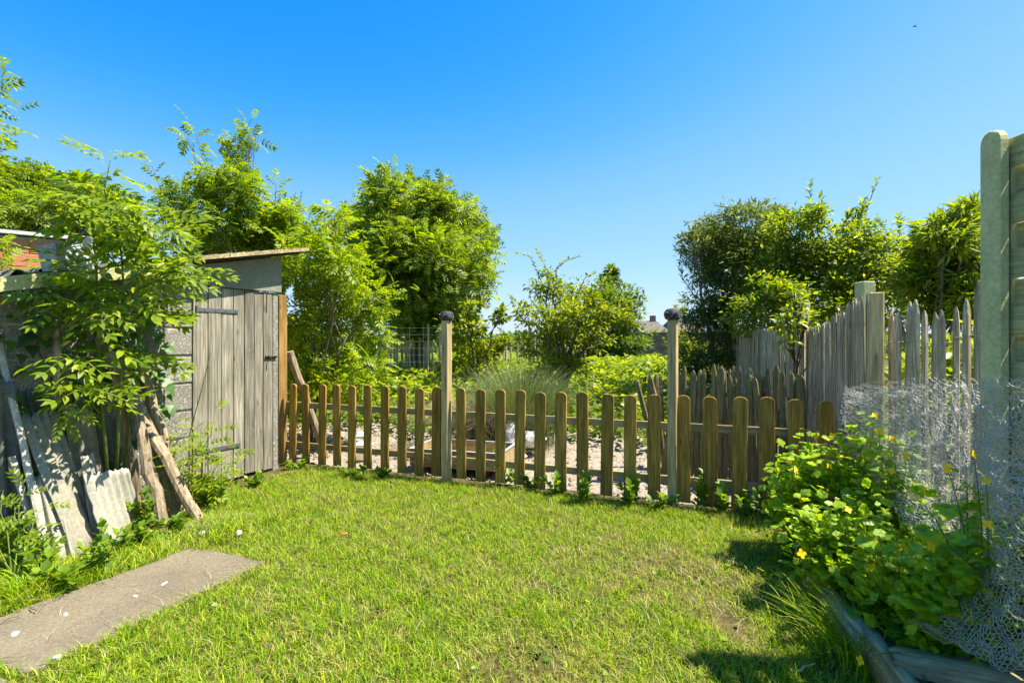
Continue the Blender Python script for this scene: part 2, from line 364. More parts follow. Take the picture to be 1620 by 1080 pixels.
def shoots(lines, n, tmpl, size, rad=.012):
    """upright shoots: list of world polylines -> (leaf V,F), MB of stems"""
    mb = MB(); Vs = []; Fs = []; o = 0
    for pts in lines:
        mb.tube(pts, [rad*(1-.8*i/(len(pts)-1)) for i in range(len(pts))], 4, False)
        P, D, s = stem_leaves(pts, n, size); N = rng.normal(size=P.shape)*.3+np.array([0, 0, 1.])
        V, Fc = cloud(tmpl, P, D, N, s); Vs.append(V); Fs.append(Fc+o); o += len(V)
    return (np.concatenate(Vs), np.concatenate(Fs)), mb
def wob(x, y, s=1.): return (math.sin(x*3.1*s+1.3)*math.cos(y*2.7*s+.4)+.5*math.sin(x*7.3*s+y*5.9*s)+.3*math.sin(x*13.7*s-y*11.1*s+2))/1.8
def nwob(x, y, s=1.): return (np.sin(x*3.1*s+1.3)*np.cos(y*2.7*s+.4)+.5*np.sin(x*7.3*s+y*5.9*s)+.3*np.sin(x*13.7*s-y*11.1*s+2))/1.8

# ------------------------------------------------------------------ setting
def fenceY(x): return 4.725-.382*x           # the picket line
def sheet(name, c, nx, ny, amp, m, s=1., z=0., fine=0.):
    u = np.linspace(0, 1, nx+1); v = np.linspace(0, 1, ny+1); U, Vv = np.meshgrid(u, v)
    c = [np.array(q, float) for q in c]
    P = (c[0][None,None]*((1-U)*(1-Vv))[...,None]+c[1]*(U*(1-Vv))[...,None]+c[2]*(U*Vv)[...,None]+c[3]*((1-U)*Vv)[...,None])
    X, Y = P[...,0], P[...,1]; Z = z+amp*nwob(X, Y, s)+fine*(rng.random(X.shape)-.5)
    V = np.stack([X, Y, Z], -1).reshape(-1, 3); i = np.arange(nx); j = np.arange(ny); I, J = np.meshgrid(i, j); a = (J*(nx+1)+I).ravel()
    Fc = np.stack([a, a+1, a+nx+2, a+nx+1], 1)
    return tag(link(name, npmesh(name, V, Fc, m, True)), kind='structure')
g = MB(); g.add([(-600,-600,-.06),(600,-600,-.06),(600,900,-.06),(-600,900,-.06)], [(0,1,2,3)])
tag(g.build('ground', M_ground), kind='structure')
sheet('lawn', [(-5, -.5), (2.6, -.5), (2.6, fenceY(2.6)+.1), (-5, fenceY(-5)+.1)], 120, 90, .012, M_lawn)
sheet('sandy_run', [(-4.6, fenceY(-4.6)+.1), (3.4, fenceY(3.4)+.1), (3.6, 9.5), (-5, 10.4)], 170, 150, .022, M_sand, 2.2, -.006, .03)
# path slabs
pth = MB()
def slab(mb, pts, z0, z1, jag=.012, sub=9):
    ring = []
    for i in range(len(pts)):
        a, b = Vector(pts[i]), Vector(pts[(i+1) % len(pts)])
        for k in range(sub): q = a.lerp(b, k/sub); ring.append((q.x+random.uniform(-jag, jag), q.y+random.uniform(-jag, jag)))
    n = len(ring); mb.add([(x, y, z0) for x, y in ring]+[(x, y, z1) for x, y in ring], [tuple(range(n, 2*n))]+[(i, (i+1) % n, n+(i+1) % n, n+i) for i in range(n)])
slab1 = [(-2.08, 3.30), (-1.90, 3.27), (-1.50, 3.11), (-1.62, 2.8), (-1.94, 2.06), (-2.62, 2.22), (-2.3, 2.85)]
slab2 = [(-1.96, 2.02), (-2.3, 1.2), (-3.1, 1.35), (-2.64, 2.18)]
for sname, sp in (('path_slab', slab1), ('path_slab', slab2)):
    q = MB(); slab(q, sp, -.05, .018); tag(q.build(sname, M_path, bevel=.004), kind='structure')
q = MB(); slab(q, [(-2.75, 3.38), (-2.2, 3.62), (-1.95, 3.95), (-2.1, 4.05), (-2.5, 3.9), (-3.0, 3.65)], -.05, .012, .02); tag(q.build('concrete_apron', M_path), kind='structure')
# bed soil
bedp = [(1.44, 1.2), (1.44, 1.8), (1.62, 2.6), (1.78, 3.3), (2.2, 3.75), (2.9, 3.5), (2.9, 1.2)]
q = MB(); slab(q, bedp, -.05, .14, .01, 5); tag(q.build('raised_bed_soil', M_bed), kind='structure')

# lawn blades
def inpoly(x, y, poly):
    c = np.zeros(len(x), bool); n = len(poly)
    for i in range(n):
        x1, y1 = poly[i][:2]; x2, y2 = poly[(i+1) % n][:2]
        c ^= ((y1 > y) != (y2 > y)) & (x < (x2-x1)*(y-y1)/(y2-y1+1e-12)+x1)
    return c
def blades(name, x, y, z, h, wd, lean, m, attrs=None, parent=None, seg=2, az=None):
    n = len(x); a = rng.random(n)*2*math.pi if az is None else az; b = a+rng.normal(size=n)*.5+math.pi/2
    cx, sx = np.cos(a), np.sin(a); wx, wy = np.cos(b)*wd/2, np.sin(b)*wd/2
    P = []
    for k in range(seg+1):
        u = k/seg; r = lean*h*u*u; hz = h*u*(1-.35*lean*u); px = x+cx*r; py = y+sx*r; pz = z+hz; ww = 1-u*.75
        if k < seg: P += [(px-wx*ww, py-wy*ww, pz), (px+wx*ww, py+wy*ww, pz)]
        else: P += [(px, py, pz)]
    V = np.stack([np.stack(q, 1) for q in P], 1); nv = V.shape[1]
    tf = []
    for k in range(seg-1): tf += [(2*k, 2*k+1, 2*k+3), (2*k, 2*k+3, 2*k+2)]
    tf += [(2*seg-2, 2*seg-1, 2*seg)]
    Fc = (np.array(tf)[None]+(np.arange(n)*nv)[:,None,None]).reshape(-1, 3)
    at = {k: np.repeat(v, nv) for k, v in (attrs or {}).items()}
    return link(name, npmesh(name, V.reshape(-1, 3), Fc, m, True, at), parent)
N = 520000
yy = 1.3+(5.9-1.3)*rng.random(N)**1.55; xx = rng.uniform(-4.2, 2.3, N)
ok = (yy < fenceY(xx)-.02+.06*nwob(xx, yy, 5)) & (np.abs(xx) < yy*1.08+.25) & ~inpoly(xx+.02*nwob(xx, yy, 8), yy, slab1) & ~inpoly(xx, yy, slab2) & ~inpoly(xx, yy, bedp)
shedside = xx < -3.0+(yy-3.9)*.53                  # along the shed wall
ok &= ~shedside
holes = np.clip(nwob(xx*2.3+5, yy*2.6, 1.7)*3-1.75, 0, 1)
patchy = nwob(xx*1.3+2, yy*1.3, 1.2)+.5*nwob(xx, yy, 3.3)
clump = nwob(xx*2.1, yy*2.3, 5)
bare = np.clip(1.1-np.hypot((xx-.85)/.75, (yy-3.0)/.5), 0, 1)*np.clip(.5+1.1*nwob(xx*2, yy*2.6, 3), 0, 1)+np.clip(1-np.hypot((xx-1.05)/.14, (yy-2.45)/.35), 0, 1)+np.clip(1-np.hypot((xx+2.15)/.35, (yy-3.5)/.3), 0, 1)+.8*np.clip(1-np.hypot((xx-.05)/.35, (yy-2.1)/.3), 0, 1)+.7*np.clip(1-np.hypot((xx+.2)/2.3, (yy-fenceY(xx)+.02)/.14), 0, 1)
ok &= rng.random(N) > np.clip(bare*(.5+.75*(nwob(xx, yy, 7) > .05)), 0, .93)
ok &= rng.random(N) > holes*.8
ok &= rng.random(N) > .25*(patchy > .3)+.35*(clump > .25)
xx, yy = xx[ok], yy[ok]; patchy = patchy[ok]; bare = bare[ok]; n = len(xx)
dry = np.clip((rng.random(n) < .07+.13*(patchy > .1)+.25*np.clip(nwob(xx*1.7, yy*2.1, 2.3)*2-.3, 0, 1)+.6*bare)*rng.uniform(.5, 1, n)+.12*bare, 0, 1)
hh = rng.uniform(.022, .065, n)*(1-.45*np.clip(bare, 0, 1))*(1+.45*nwob(xx, yy, 9)); edge = (yy > fenceY(xx)-.35); hh[edge] *= 1.35
hh[(xx < -1.1) & (yy < 3.6)] *= 1.0
o = blades('lawn_grass', xx, yy, .012*nwob(xx, yy)-.004, hh, rng.uniform(.0028, .0055, n), rng.uniform(.2, 1.3, n), M_blade, {'dry': dry})
tag(o, 'short patchy lawn grass with dry straw coloured spots in front of the fence', 'grass', kind='stuff')
n = 5200; xx = rng.uniform(-2.6, 1.9, n); yy = rng.uniform(2.0, 5.6, n); k_ = nwob(xx*1.9+1, yy*2.2, 2.6); ok = (yy < fenceY(xx)-.02) & ~inpoly(xx, yy, slab1) & ~inpoly(xx, yy, bedp) & ((k_ > .35) | (yy > fenceY(xx)-.22)); xx, yy = xx[ok], yy[ok]; n = len(xx)
V, Fc = cloud(TSW, np.stack([xx, yy, rng.uniform(.012, .05, n)], 1), rng.normal(size=(n, 3))*[1, 1, .3], rng.normal(size=(n, 3))*.35+np.array([0, 0, 1.]), rng.uniform(.014, .034, n))
tag(link('lawn_weeds', npmesh('lawn_weeds', V, Fc, L_weed)), 'clover and small broad leaved weeds scattered through the grass', 'weeds', kind='stuff')
n = 1500; xx = rng.uniform(-2.6, 1.9, n); yy = rng.uniform(2.0, 5.4, n); ok = (yy < fenceY(xx)-.02) & ~inpoly(xx, yy, slab2) & ~inpoly(xx, yy, bedp) & ((nwob(xx*1.7, yy*2.1, 2.3) > .1) | (np.hypot((xx-.85)/.8, (yy-3)/.6) < 1)); xx, yy = xx[ok], yy[ok]; n = len(xx)
o = blades('dead_thatch', xx, yy, rng.uniform(.004, .03, n), rng.uniform(.04, .1, n), rng.uniform(.002, .004, n), rng.uniform(1.6, 2.4, n), L_straw, seg=3)
tag(o, 'dry straw lying on the worn parts of the grass', 'dead grass', kind='stuff')
# long grass beside the sheets and path
n = 9000; xx = rng.uniform(-3.3, -1.7, n); yy = rng.uniform(2.1, 3.9, n)
left = -2.38+(yy-2.4)*.42
ok = (xx < left+.10*rng.random(n)) & (xx > left-.5) & ~inpoly(xx, yy, slab1); xx, yy = xx[ok], yy[ok]; n = len(xx)
o = blades('verge_grass', xx, yy, 0*xx, rng.uniform(.05, .15, n), rng.uniform(.004, .007, n), rng.uniform(.4, 1.2, n), M_blade, {'dry': (rng.random(n) < .1)*.8}, seg=3)
tag(o, 'longer uncut grass between the concrete path and the stacked sheets', 'grass', kind='stuff')
n = 7000; xx = rng.uniform(-2.9, -1.3, n); yy = rng.uniform(1.9, 3.4, n); yy2 = np.stack([xx, yy], 1)
dd = np.full(n, 9.)
for i_ in range(len(slab1)):
    a_ = np.array(slab1[i_]); b_ = np.array(slab1[(i_+1) % len(slab1)]); tt = np.clip(((yy2-a_)@(b_-a_))/((b_-a_)@(b_-a_)), 0, 1); dd = np.minimum(dd, np.linalg.norm(yy2-a_-tt[:, None]*(b_-a_), axis=1))
ok = dd < .035+.035*nwob(xx, yy, 7); xx, yy = xx[ok], yy[ok]; n = len(xx)
o = blades('path_edge_grass', xx, yy, 0*xx, rng.uniform(.03, .08, n), rng.uniform(.003, .005, n), rng.uniform(.5, 1.4, n), M_blade, {'dry': (rng.random(n) < .3)*.8}, seg=3)
tag(o, 'grass and dry wisps creeping over the edges of the path slab', 'grass', kind='stuff')
# clods on the sandy run
n = 4500; xx = rng.uniform(-3.5, 3.2, n); yy = rng.uniform(3.6, 9.5, n); ok = yy > fenceY(xx)+.0; xx, yy = xx[ok], yy[ok]; n = len(xx)
oc = np.array([(1,0,0),(0,1,0),(-1,0,0),(0,-1,0),(0,0,.7),(0,0,-.7)]); of = np.array([(0,1,4),(1,2,4),(2,3,4),(3,0,4),(1,0,5),(2,1,5),(3,2,5),(0,3,5)])
D = rng.normal(size=(n, 3)); Nn = rng.normal(size=(n, 3)); V, Fc = cloud((oc, of), np.stack([xx, yy, .022*nwob(xx, yy, 2.2)], 1), D, Nn, rng.uniform(.006, .022, n)*rng.choice([1, 1, 1, 1.6], n))
tag(link('earth_clods', npmesh('earth_clods', V, Fc, M_sand)), 'loose crumbs and pebbles on the sandy earth of the run', 'clods', kind='stuff')

# ------------------------------------------------------------------ shed
w0 = Vector((-2.467, 5.40, 0)); wd = Vector((-.468, -.884, 0)); wn = Vector((.884, -.468, 0))   # right corner, leftwards along wall, outwards
def sp(s, o, z): return w0+wd*s+wn*o+Vector((0, 0, z))
SM = Matrix((( -wd.x, -wn.x, 0, 0), (-wd.y, -wn.y, 0, 0), (0, 0, 1, 0), (0, 0, 0, 1)))  # local x = rightwards along wall, y = inwards
def ssp(s, o, z): return T(sp(s, o, z)) @ SM
def rz(s): return 2.25-.225*s
shed = empty('shed', w0, 'low weathered shed of rough concrete blocks with a plank door', 'shed'); SI = T(-w0)
wl = MB()
wl.box((0,0,0), (.001,.001,.001))
wl = MB()  # wall core
def prism(mb, s0, s1, o0, o1, z0, zt0, zt1):
    vs = [sp(s0,o0,z0), sp(s1,o0,z0), sp(s1,o1,z0), sp(s0,o1,z0), sp(s0,o0,zt0), sp(s1,o0,zt1), sp(s1,o1,zt1), sp(s0,o1,zt0)]
    mb.add(vs, [(0,1,2,3),(4,5,6,7),(0,1,5,4),(1,2,6,5),(2,3,7,6),(3,0,4,7)])
prism(wl, .88, 3.4, -.16, -.012, -.05, rz(.88)-.005, rz(3.4)-.005)
jb = MB(); prism(jb, -.0, .06, -.3, -.0, -.05, 1.86, 1.86); jb.build('door_jamb', M_block, shed, M=SI, bevel=.004)
prism(wl, -.0, .06, -2.2, -.302, -.05, rz(0)-.01, rz(.06)-.01)
wall = wl.build('wall', M_mortar, shed, M=SI)
bh = .245; blk = []
for v_ in range(3):
    q = MB(); q.box((0,0,0), (.49, .12, .228)); me = q.me('block', M_block, bevel=.008)
    bm = bmesh.new(); bm.from_mesh(me); bmesh.ops.subdivide_edges(bm, edges=[e for e in bm.edges if e.calc_length() > .2], cuts=5, use_grid_fill=True)
    for v in bm.verts: v.co += Vector([random.uniform(-.004, .004) for _ in range(3)])
    bm.to_mesh(me); bm.free(); blk.append(me)
for c in range(8):
    z = .12+c*bh; s = .888+ (.25 if c % 2 else .0)
    if c % 2:
        q = MB(); q.box((0,0,0), (.235, .12, .228)); b = q.build('block', M_block, wall, bevel=.008, M=ssp(.888+.1175, -.058, z))
    while s < 3.3:
        if z+.115 < rz(s+.49): link('block', blk[random.randrange(3)], wall, ssp(s+.245, -.058+random.uniform(-.004, .004), z) @ Matrix.Rotation(random.choice((0, math.pi)), 4, 'X'))
        elif z-.09 < rz(s+.25): 
            q = MB(); zt = min(rz(s+.49)-.012, z+.114)
            if zt > z-.09: q.box((0,0,0), (.49, .12, zt-(z-.114))); q.build('block', M_block, wall, bevel=.008, M=ssp(s+.245, -.058, (zt+z-.114)/2))
        s += .502
# door
dr = MB(); 
for z in (.32, .95, 1.6): dr.box((0, .035, z-.95), (.78, .03, .1))
door = dr.build('door', M_dark, shed, M=SI @ ssp(.45, -.01, .95))
edges = [.87, .745, .615, .495, .38, .275, .175, .065]
for i in range(7):
    wdt = edges[i]-edges[i+1]-.007; q = MB(); hgt = 1.82+random.uniform(-.01, .01)
    q.box((0,0,0), (wdt, .022, hgt)); me = q.me('plank', M_grey, bevel=.003)
    bm = bmesh.new(); bm.from_mesh(me); bmesh.ops.subdivide_edges(bm, edges=[e for e in bm.edges if e.calc_length() > .5], cuts=8)
    for v in bm.verts: v.co.x += random.uniform(-.0015, .0015); v.co.y += random.uniform(-.001, .001)
    bm.to_mesh(me); bm.free()
    link('plank', me, door, T((.45-(edges[i]+edges[i+1])/2, random.uniform(-.003, .003), (1.855-hgt/2)-.95-.0)))
for zz, x0, x1 in ((1.64, -.40, .0), (.34, -.40, .02)):
    h = MB(); h.box(((x0+x1)/2, -.016, zz-.95), (x1-x0, .005, .035)); h.tube([(x0, -.018, zz-.985), (x0, -.018, zz-.915)], .01, 8)
    for k in range(4): h.tube([(x0+.07+k*(x1-x0-.1)/3, -.018, zz-.95), (x0+.07+k*(x1-x0-.1)/3, -.024, zz-.95)], .006, 6)
    h.build('hinge', M_steel, door)
h = MB(); h.box((.36, -.018, 1.19-.95), (.13, .006, .03)); h.tube([(.29, -.03, 1.195-.95), (.43, -.03, 1.195-.95)], .007, 8); h.tube([(.33,-.03,.245),(.33,-.055,.235),(.335,-.06,.20)], .006, 6)
h.build('latch', M_dark, door)
h = MB(); h.box((.31, -.014, .8), (.012, .006, .2)); h.build('strap', M_dark, door)
lp = MB(); prism(lp, -.03, .90, -.02, .02, 1.865, rz(-.03)-.012, rz(.90)-.012); lp.build('lintel_board', M_lintel, shed, M=SI, bevel=.004)
fr = MB(); prism(fr, .872, .885, -.05, .012, 0, 1.86, 1.86); fr.build('door_frame', M_grey, shed, M=SI)
# roof: boards + corrugated top
rf = MB()
def rslab(mb, s0, s1, o0, o1, dz, th):
    vs = [sp(s0,o0,rz(s0)+dz), sp(s1,o0,rz(s1)+dz), sp(s1,o1,rz(s1)+dz), sp(s0,o1,rz(s0)+dz)]
    mb.add(vs+[v+Vector((0,0,th)) for v in vs], [(0,1,2,3),(4,5,6,7),(0,1,5,4),(1,2,6,5),(2,3,7,6),(3,0,4,7)])
rslab(rf, -.2, 3.5, -2.2, .10, 0, .021)
roof = rf.build('roof', M_dark, shed, M=SI)
fb = MB(); rslab(fb, -.23, .98, -.03, .20, .024, .034); fb.build('roof_edge_board', M_timber, roof)
fb = MB(); rslab(fb, .985, 3.5, .101, .135, -.075, .10); fb.build('fascia_board', M_conc, roof)
def corr_me(name, Lx, Ly, amp, wl_, mat_, th=.006, nl=10, ragged=.015, seg=6):
    nx = max(4, int(Lx/wl_*seg)); xs = np.linspace(-Lx/2, Lx/2, nx+1); ys = np.linspace(0, Ly, nl+1)
    X, Y = np.meshgrid(xs, ys); Z = amp*np.cos(X/wl_*2*math.pi)
    Y = Y.copy(); Y[0] += rng.uniform(-ragged, ragged, nx+1); Y[-1] += rng.uniform(-ragged, ragged, nx+1)
    X = X.copy(); X[:,0] += rng.uniform(-ragged, ragged, nl+1)*.6; X[:,-1] += rng.uniform(-ragged, ragged, nl+1)*.6
    A = np.stack([X, Y, Z], -1).reshape(-1, 3); B = A+np.array([0, 0, th]); n = len(A)
    I, J = np.meshgrid(np.arange(nx), np.arange(nl)); a = (J*(nx+1)+I).ravel(); q = np.stack([a, a+nx+1, a+nx+2, a+1], 1)
    fs = [q, q[:, ::-1]+n]
    e = []
    for i in range(nx): e += [(i, i+1, i+1+n, i+n), ((nl*(nx+1))+i+1, (nl*(nx+1))+i, (nl*(nx+1))+i+n, (nl*(nx+1))+i+1+n)]
    for j in range(nl): a0 = j*(nx+1); a1 = a0+nx+1; e += [(a1, a0, a0+n, a1+n), (a0+nx, a1+nx, a1+nx+n, a0+nx+n)]
    return npmesh(name, np.concatenate([A, B]), np.concatenate(fs+[np.array(e)]), mat_, True)
ax = Matrix((wd.to_3d()*-1, wn*-1, (0,0,1))).transposed().to_4x4()
sl = Matrix.Rotation(-math.atan(.225), 4, 'Y')
for k in range(4):
    s = .25+k*.86
    me = corr_me('roof_sheet', .9, 2.3, .022, .146, M_corrd, nl=3)
    link('roof_sheet', me, roof, T(sp(s+.1, -.02, rz(s+.1)+.045+.006*(k % 2))) @ SM @ sl)
# zinc offcut on the roof
z = MB(); a, b, c_, d_ = W(57, 390, 3.6), W(88, 384, 3.6), W(92, 428, 3.6), W(67, 430, 3.6)
def plate(mb, a, b, c_, d_, nrm, th): n_ = Vector(nrm).normalized()*th; mb.add([a,b,c_,d_,a+n_,b+n_,c_+n_,d_+n_], [(0,1,2,3),(4,5,6,7),(0,1,5,4),(1,2,6,5),(2,3,7,6),(3,0,4,7)])
plate(z, a, b, c_, d_, (0,1,0), .004); plate(z, b+Vector((.004,0,0)), W(130, 386, 3.85), W(150, 426, 3.9), c_+Vector((.004,0,0)), (0,1,0), .004)
tag(z.build('zinc_sheet', M_zinc), 'bent grey zinc sheet offcut standing on the low end of the shed roof', 'metal sheet')
z = MB(); plate(z, W(118, 372, 4.1), W(145, 376, 4.1), W(142, 400, 4.1), W(120, 398, 4.1), (0,1,.3), .02)
tag(z.build('roof_scrap', M_zinc), 'pale panel scrap propped on the shed roof behind the young ash', 'panel')

# ------------------------------------------------------------------ brick building beyond the shed
e = empty('brick_outbuilding', (-6.72, 8, 0), 'orange brick outbuilding with a white capping beyond the shed roof', 'building', rz=R(37))
q = MB(); q.box((-2, 1.5, 1.45), (4, 3, 2.9)); wl = q.build('wall', M_mortar, e)
br = MB(); br.box((0,0,0), (.385, .03, .19)); bme = br.me('brick', M_brick, bevel=.005)
for r_ in range(14):
    for c in range(8):
        x = -.2-c*.397-(.2 if r_ % 2 else 0); link('brick', bme, wl, T((x, -.012+random.uniform(-.004, .004), .13+r_*.202)))
q = MB(); q.box((-2, 1.5, 2.945), (4.16, 3.2, .05)); q.build('capping', M_white, e)
# ------------------------------------------------------------------ picket fence
A = Vector((-2.467, fenceY(-2.467), 0)); fd = Vector((1, -.382, 0)).normalized(); fn = Vector((-fd.y, fd.x, 0))*-1  # towards camera
if fn.y > 0: fn = -fn
FM = Matrix(((fd.x, -fn.x, 0, 0), (fd.y, -fn.y, 0, 0), (0, 0, 1, 0), (0, 0, 0, 1)))
def fx(px): k = (px-810)/F; X = k*4.725/(1+.382*k); return Vector((X, fenceY(X), 0))
fence = empty('picket_fence', A, 'low brown picket fence with round topped pickets and two tall capped posts', 'fence')
FI = T(-A)
def picket_me(wd_, h):
    q = MB(); pts = [(-wd_/2, 0), (wd_/2, 0)]; n = 8; hr = wd_*.34
    pts += [(wd_/2*math.cos(math.pi*i/n), h-hr+hr*math.sin(math.pi*i/n)) for i in range(n+1)]
    k = len(pts); q.add([(x, -.011, z) for x, z in pts]+[(x, .011, z) for x, z in pts], [tuple(range(k)), tuple(range(2*k-1, k-1, -1))]+[(i, (i+1) % k, k+(i+1) % k, k+i) for i in range(k)])
    return q.me('picket', M_picket, bevel=.0025)
pm = [picket_me(.092, .86), picket_me(.098, .865), picket_me(.103, .87), picket_me(.108, .88)]
nail = MB()
for z_ in (.60, .64, .16, .2): nail.tube([(random.uniform(-.012, .012), -.0145, z_), (0, -.0105, z_)], .0032, 6)
nailm = nail.me('nail_heads', M_steel)
pxs = [466,487,512,536,559,584,611,638,665,692,732,762,793,823,855,888,923,960,997,1035,1082,1124,1168,1213,1260,1305,1352]
for i, px in enumerate(pxs):
    p = fx(px); me = pm[min(3, i//7)]
    pk = link('picket', me, fence, FI @ T(p+fn*.025+Vector((0, 0, .035+random.uniform(-.011, .011)))) @ FM @ Matrix.Rotation(random.uniform(-.02, .02), 4, 'Y'))
    tag(link('nail_heads', nailm, pk), kind='stuff')
for z in (.655, .215):
    for pa, pb in ((452, 708), (712, 1062), (1068, 1365)):
        a, b = fx(pa), fx(pb); L = (b-a).length; q = MB(); q.box((0,0,0), (L, .026, .062))
        q.build('rail', M_rail, fence, bevel=.003, M=FI @ T((a+b)/2+Vector((0,0,z+random.uniform(-.004,.004)))) @ FM)
def capme():
    q = MB(); n = 24; prof = [(.0,.0),(.045,.0),(.062,.015),(.07,.04),(.066,.065),(.05,.085),(.02,.092),(.0,.093)]
    for (r, z) in prof[1:-1]: pass
    vs = []; fs = []
    for r, z in prof[1:-1]:
        for k in range(n): a = 2*math.pi*k/n; vs.append((math.cos(a)*r, math.sin(a)*r, z))
    m_ = len(prof)-2
    for i in range(m_-1):
        for k in range(n): fs.append((i*n+k, i*n+(k+1) % n, (i+1)*n+(k+1) % n, (i+1)*n+k))
    fs += [tuple(range(n-1, -1, -1)), tuple((m_-1)*n+k for k in range(n))]; q.add(vs, fs); return q
speckle = MB()
for k in range(90):
    a = random.uniform(0, 2*math.pi); z_ = random.uniform(.008, .062); r_ = .0625 if z_ < .02 else (.069 if z_ > .03 else .066)
    c_ = Vector((math.cos(a)*r_, math.sin(a)*r_, z_)); s_ = random.uniform(.0015, .0035)
    speckle.add([c_+Vector(o)*s_ for o in ((1,0,0),(0,1,0),(-1,0,0),(0,-1,0),(0,0,1),(0,0,-1))], [(0,1,4),(1,2,4),(2,3,4),(3,0,4),(1,0,5),(2,1,5),(3,2,5),(0,3,5)])
capm = capme().me('cap', M_cap, True); spm = speckle.me('cap_chips', M_white)
for px, yb, yt, wpx, lab in ((710, 752, 507, 14, 'pale square post left of the ornamental grass'), (1065, 792, 506, 16.5, 'olive square post with a grey metal shoe')):
    p = fx(px)+fn*.045; Y = p.y; wd_ = .075 if px < 900 else .07; ht = CAMZ-(yt-540)/F*Y
    q = MB(); q.box((0,0,ht/2-.02), (wd_, wd_, ht+.04)); po = q.build('tall_post', M_post, fence, bevel=.004, M=FI @ T(p) @ FM @ Matrix.Rotation(R(-12), 4, 'Z')); po['label'] = lab
    c = link('post_cap', capm, po, T((0,0,ht)) @ Matrix.Scale(1. if px < 900 else 1.02, 4)); ch = link('cap_chips', spm, po, T((0,0,ht)) @ Matrix.Scale(1. if px < 900 else 1.02, 4))
    if px > 900: q = MB(); q.box((0,0,.045), (wd_+.006, wd_+.006, .075)); q.build('metal_shoe', M_zinc, po)
p = fx(448)+fn*.03; q = MB(); q.box((0,0,.92), (.095, .095, 1.88)); q.build('end_post', M_brown, fence, bevel=.005, M=FI @ T(p) @ FM @ Matrix.Rotation(R(-20), 4, 'Z'))['label'] = 'orange brown square end post beside the shed door'

# ------------------------------------------------------------------ paling fences
def pale_me(kind, wd_, h, m_, seed):
    rr = random.Random(seed); q = MB(); n = 6; segs = 7; vs = []; fs = []
    shape = [(math.cos(2*math.pi*k/n+.3)*wd_/2*rr.uniform(.85, 1.1), math.sin(2*math.pi*k/n+.3)*wd_*.3*rr.uniform(.7, 1.1)) for k in range(n)]
    bx = 0
    for i in range(segs+1):
        u = i/segs; z = h*.95*u; bx += rr.uniform(-.004, .004); s = 1+rr.uniform(-.08, .08)
        for x, y in shape: vs.append((x*s+bx, y*s, z))
    vs += [(x*.62+bx, y*.7, h*.982) for x, y in shape]; vs += [(x*.2+bx+rr.uniform(-.003,.003), y*.3, h+rr.uniform(-.004, .004)) for x, y in shape]
    for i in range(segs+2):
        for k in range(n): fs.append((i*n+k, i*n+(k+1) % n, (i+1)*n+(k+1) % n, (i+1)*n+k))
    fs += [tuple(range(n-1,-1,-1)), tuple((segs+2)*n+k for k in range(n))]; q.add(vs, fs); return q.me(kind, m_)
def lerpl(pts, u):
    k = u*(len(pts)-1); j = min(int(k), len(pts)-2); return pts[j].lerp(pts[j+1], k-j)
def paling(line, tops, pitch, mes, h0, label, wires, zb=0., jit=.03, wjit=.25, tilt=.03):
    """line: xy polyline; tops: (z of pale tops) at the same stations"""
    e = empty('paling_fence', line[0], label, 'fence'); I = T(-line[0])
    ls = [0.]
    for a, b in zip(line, line[1:]): ls.append(ls[-1]+(b-a).length)
    def at(d):
        for i in range(len(line)-1):
            if d <= ls[i+1] or i == len(line)-2:
                f = (d-ls[i])/(ls[i+1]-ls[i]); return line[i].lerp(line[i+1], f), tops[i]+(tops[i+1]-tops[i])*f, (line[i+1]-line[i]).normalized()
    d = pitch*.5
    while d < ls[-1]:
        p, zt, dr_ = at(d); hgt = zt-zb+random.uniform(-jit, jit); me = random.choice(mes)
        ang = math.atan2(dr_.y, dr_.x)+random.uniform(-.5, .5)
        link('pale', me, e, I @ T(p+Vector((random.uniform(-.006,.006), random.uniform(-.012,.012), zb))) @ Matrix.Rotation(random.gauss(0, tilt), 4, 'Y') @ Matrix.Rotation(ang, 4, 'Z') @ Matrix.Diagonal((random.uniform(.75, 1.25), 1, hgt/h0, 1)))
        d += pitch*random.uniform(1-wjit, 1+wjit)
    for wf in wires:
        q = MB(); n = int(ls[-1]/.035); 
        for sgn in (0, math.pi):
            pts = []
            for i in range(n+1):
                p, zt, dr_ = at(ls[-1]*i/n); nr = Vector((-dr_.y, dr_.x, 0)); ph = i*1.5+sgn
                pts.append(p+nr*(.02*math.cos(ph))+Vector((0,0,zb+(zt-zb)*wf+.008*math.sin(ph)+.012*math.sin(i*.35))))
            q.tube(pts, .0016, 4, False)
        q.build('twisted_wire', M_rwire, e, M=I)
    return e
pl15 = [pale_me('pale', .040, 1.55, M_pale, 10+i) for i in range(6)]
pl15w = [pale_me('pale', .054, 1.55, M_pale, 80+i) for i in range(6)]
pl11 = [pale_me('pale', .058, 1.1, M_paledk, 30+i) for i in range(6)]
L2 = [W(1372, 540, 3.62), W(1345, 540, 4.0), W(1318, 540, 4.5), W(1290, 540, 5.0), W(1262, 540, 5.5), W(1235, 540, 6.1), W(1205, 540, 6.9), W(1180, 540, 7.7), W(1152, 540, 8.8)]
for v in L2: v.z = 0
paling(L2, [1.68, 1.64, 1.55, 1.485, 1.47, 1.49, 1.51, 1.50, 1.47], .035, pl15, 1.55, 'tall grey chestnut paling fence receding below the dark bushes', (.88, .45), jit=.022, tilt=.008)
L1 = [W(1553, 540, 2.2), W(1500, 540, 2.55), W(1450, 540, 2.95), W(1402, 540, 3.42)]
for v in L1: v.z = 0
paling(L1, [1.58, 1.55, 1.54, 1.57], .118, pl15w, 1.55, 'near grey paling fence with wide gaps between the brown post and the concrete post', (.87, .4), jit=.05, wjit=.13, tilt=.01)
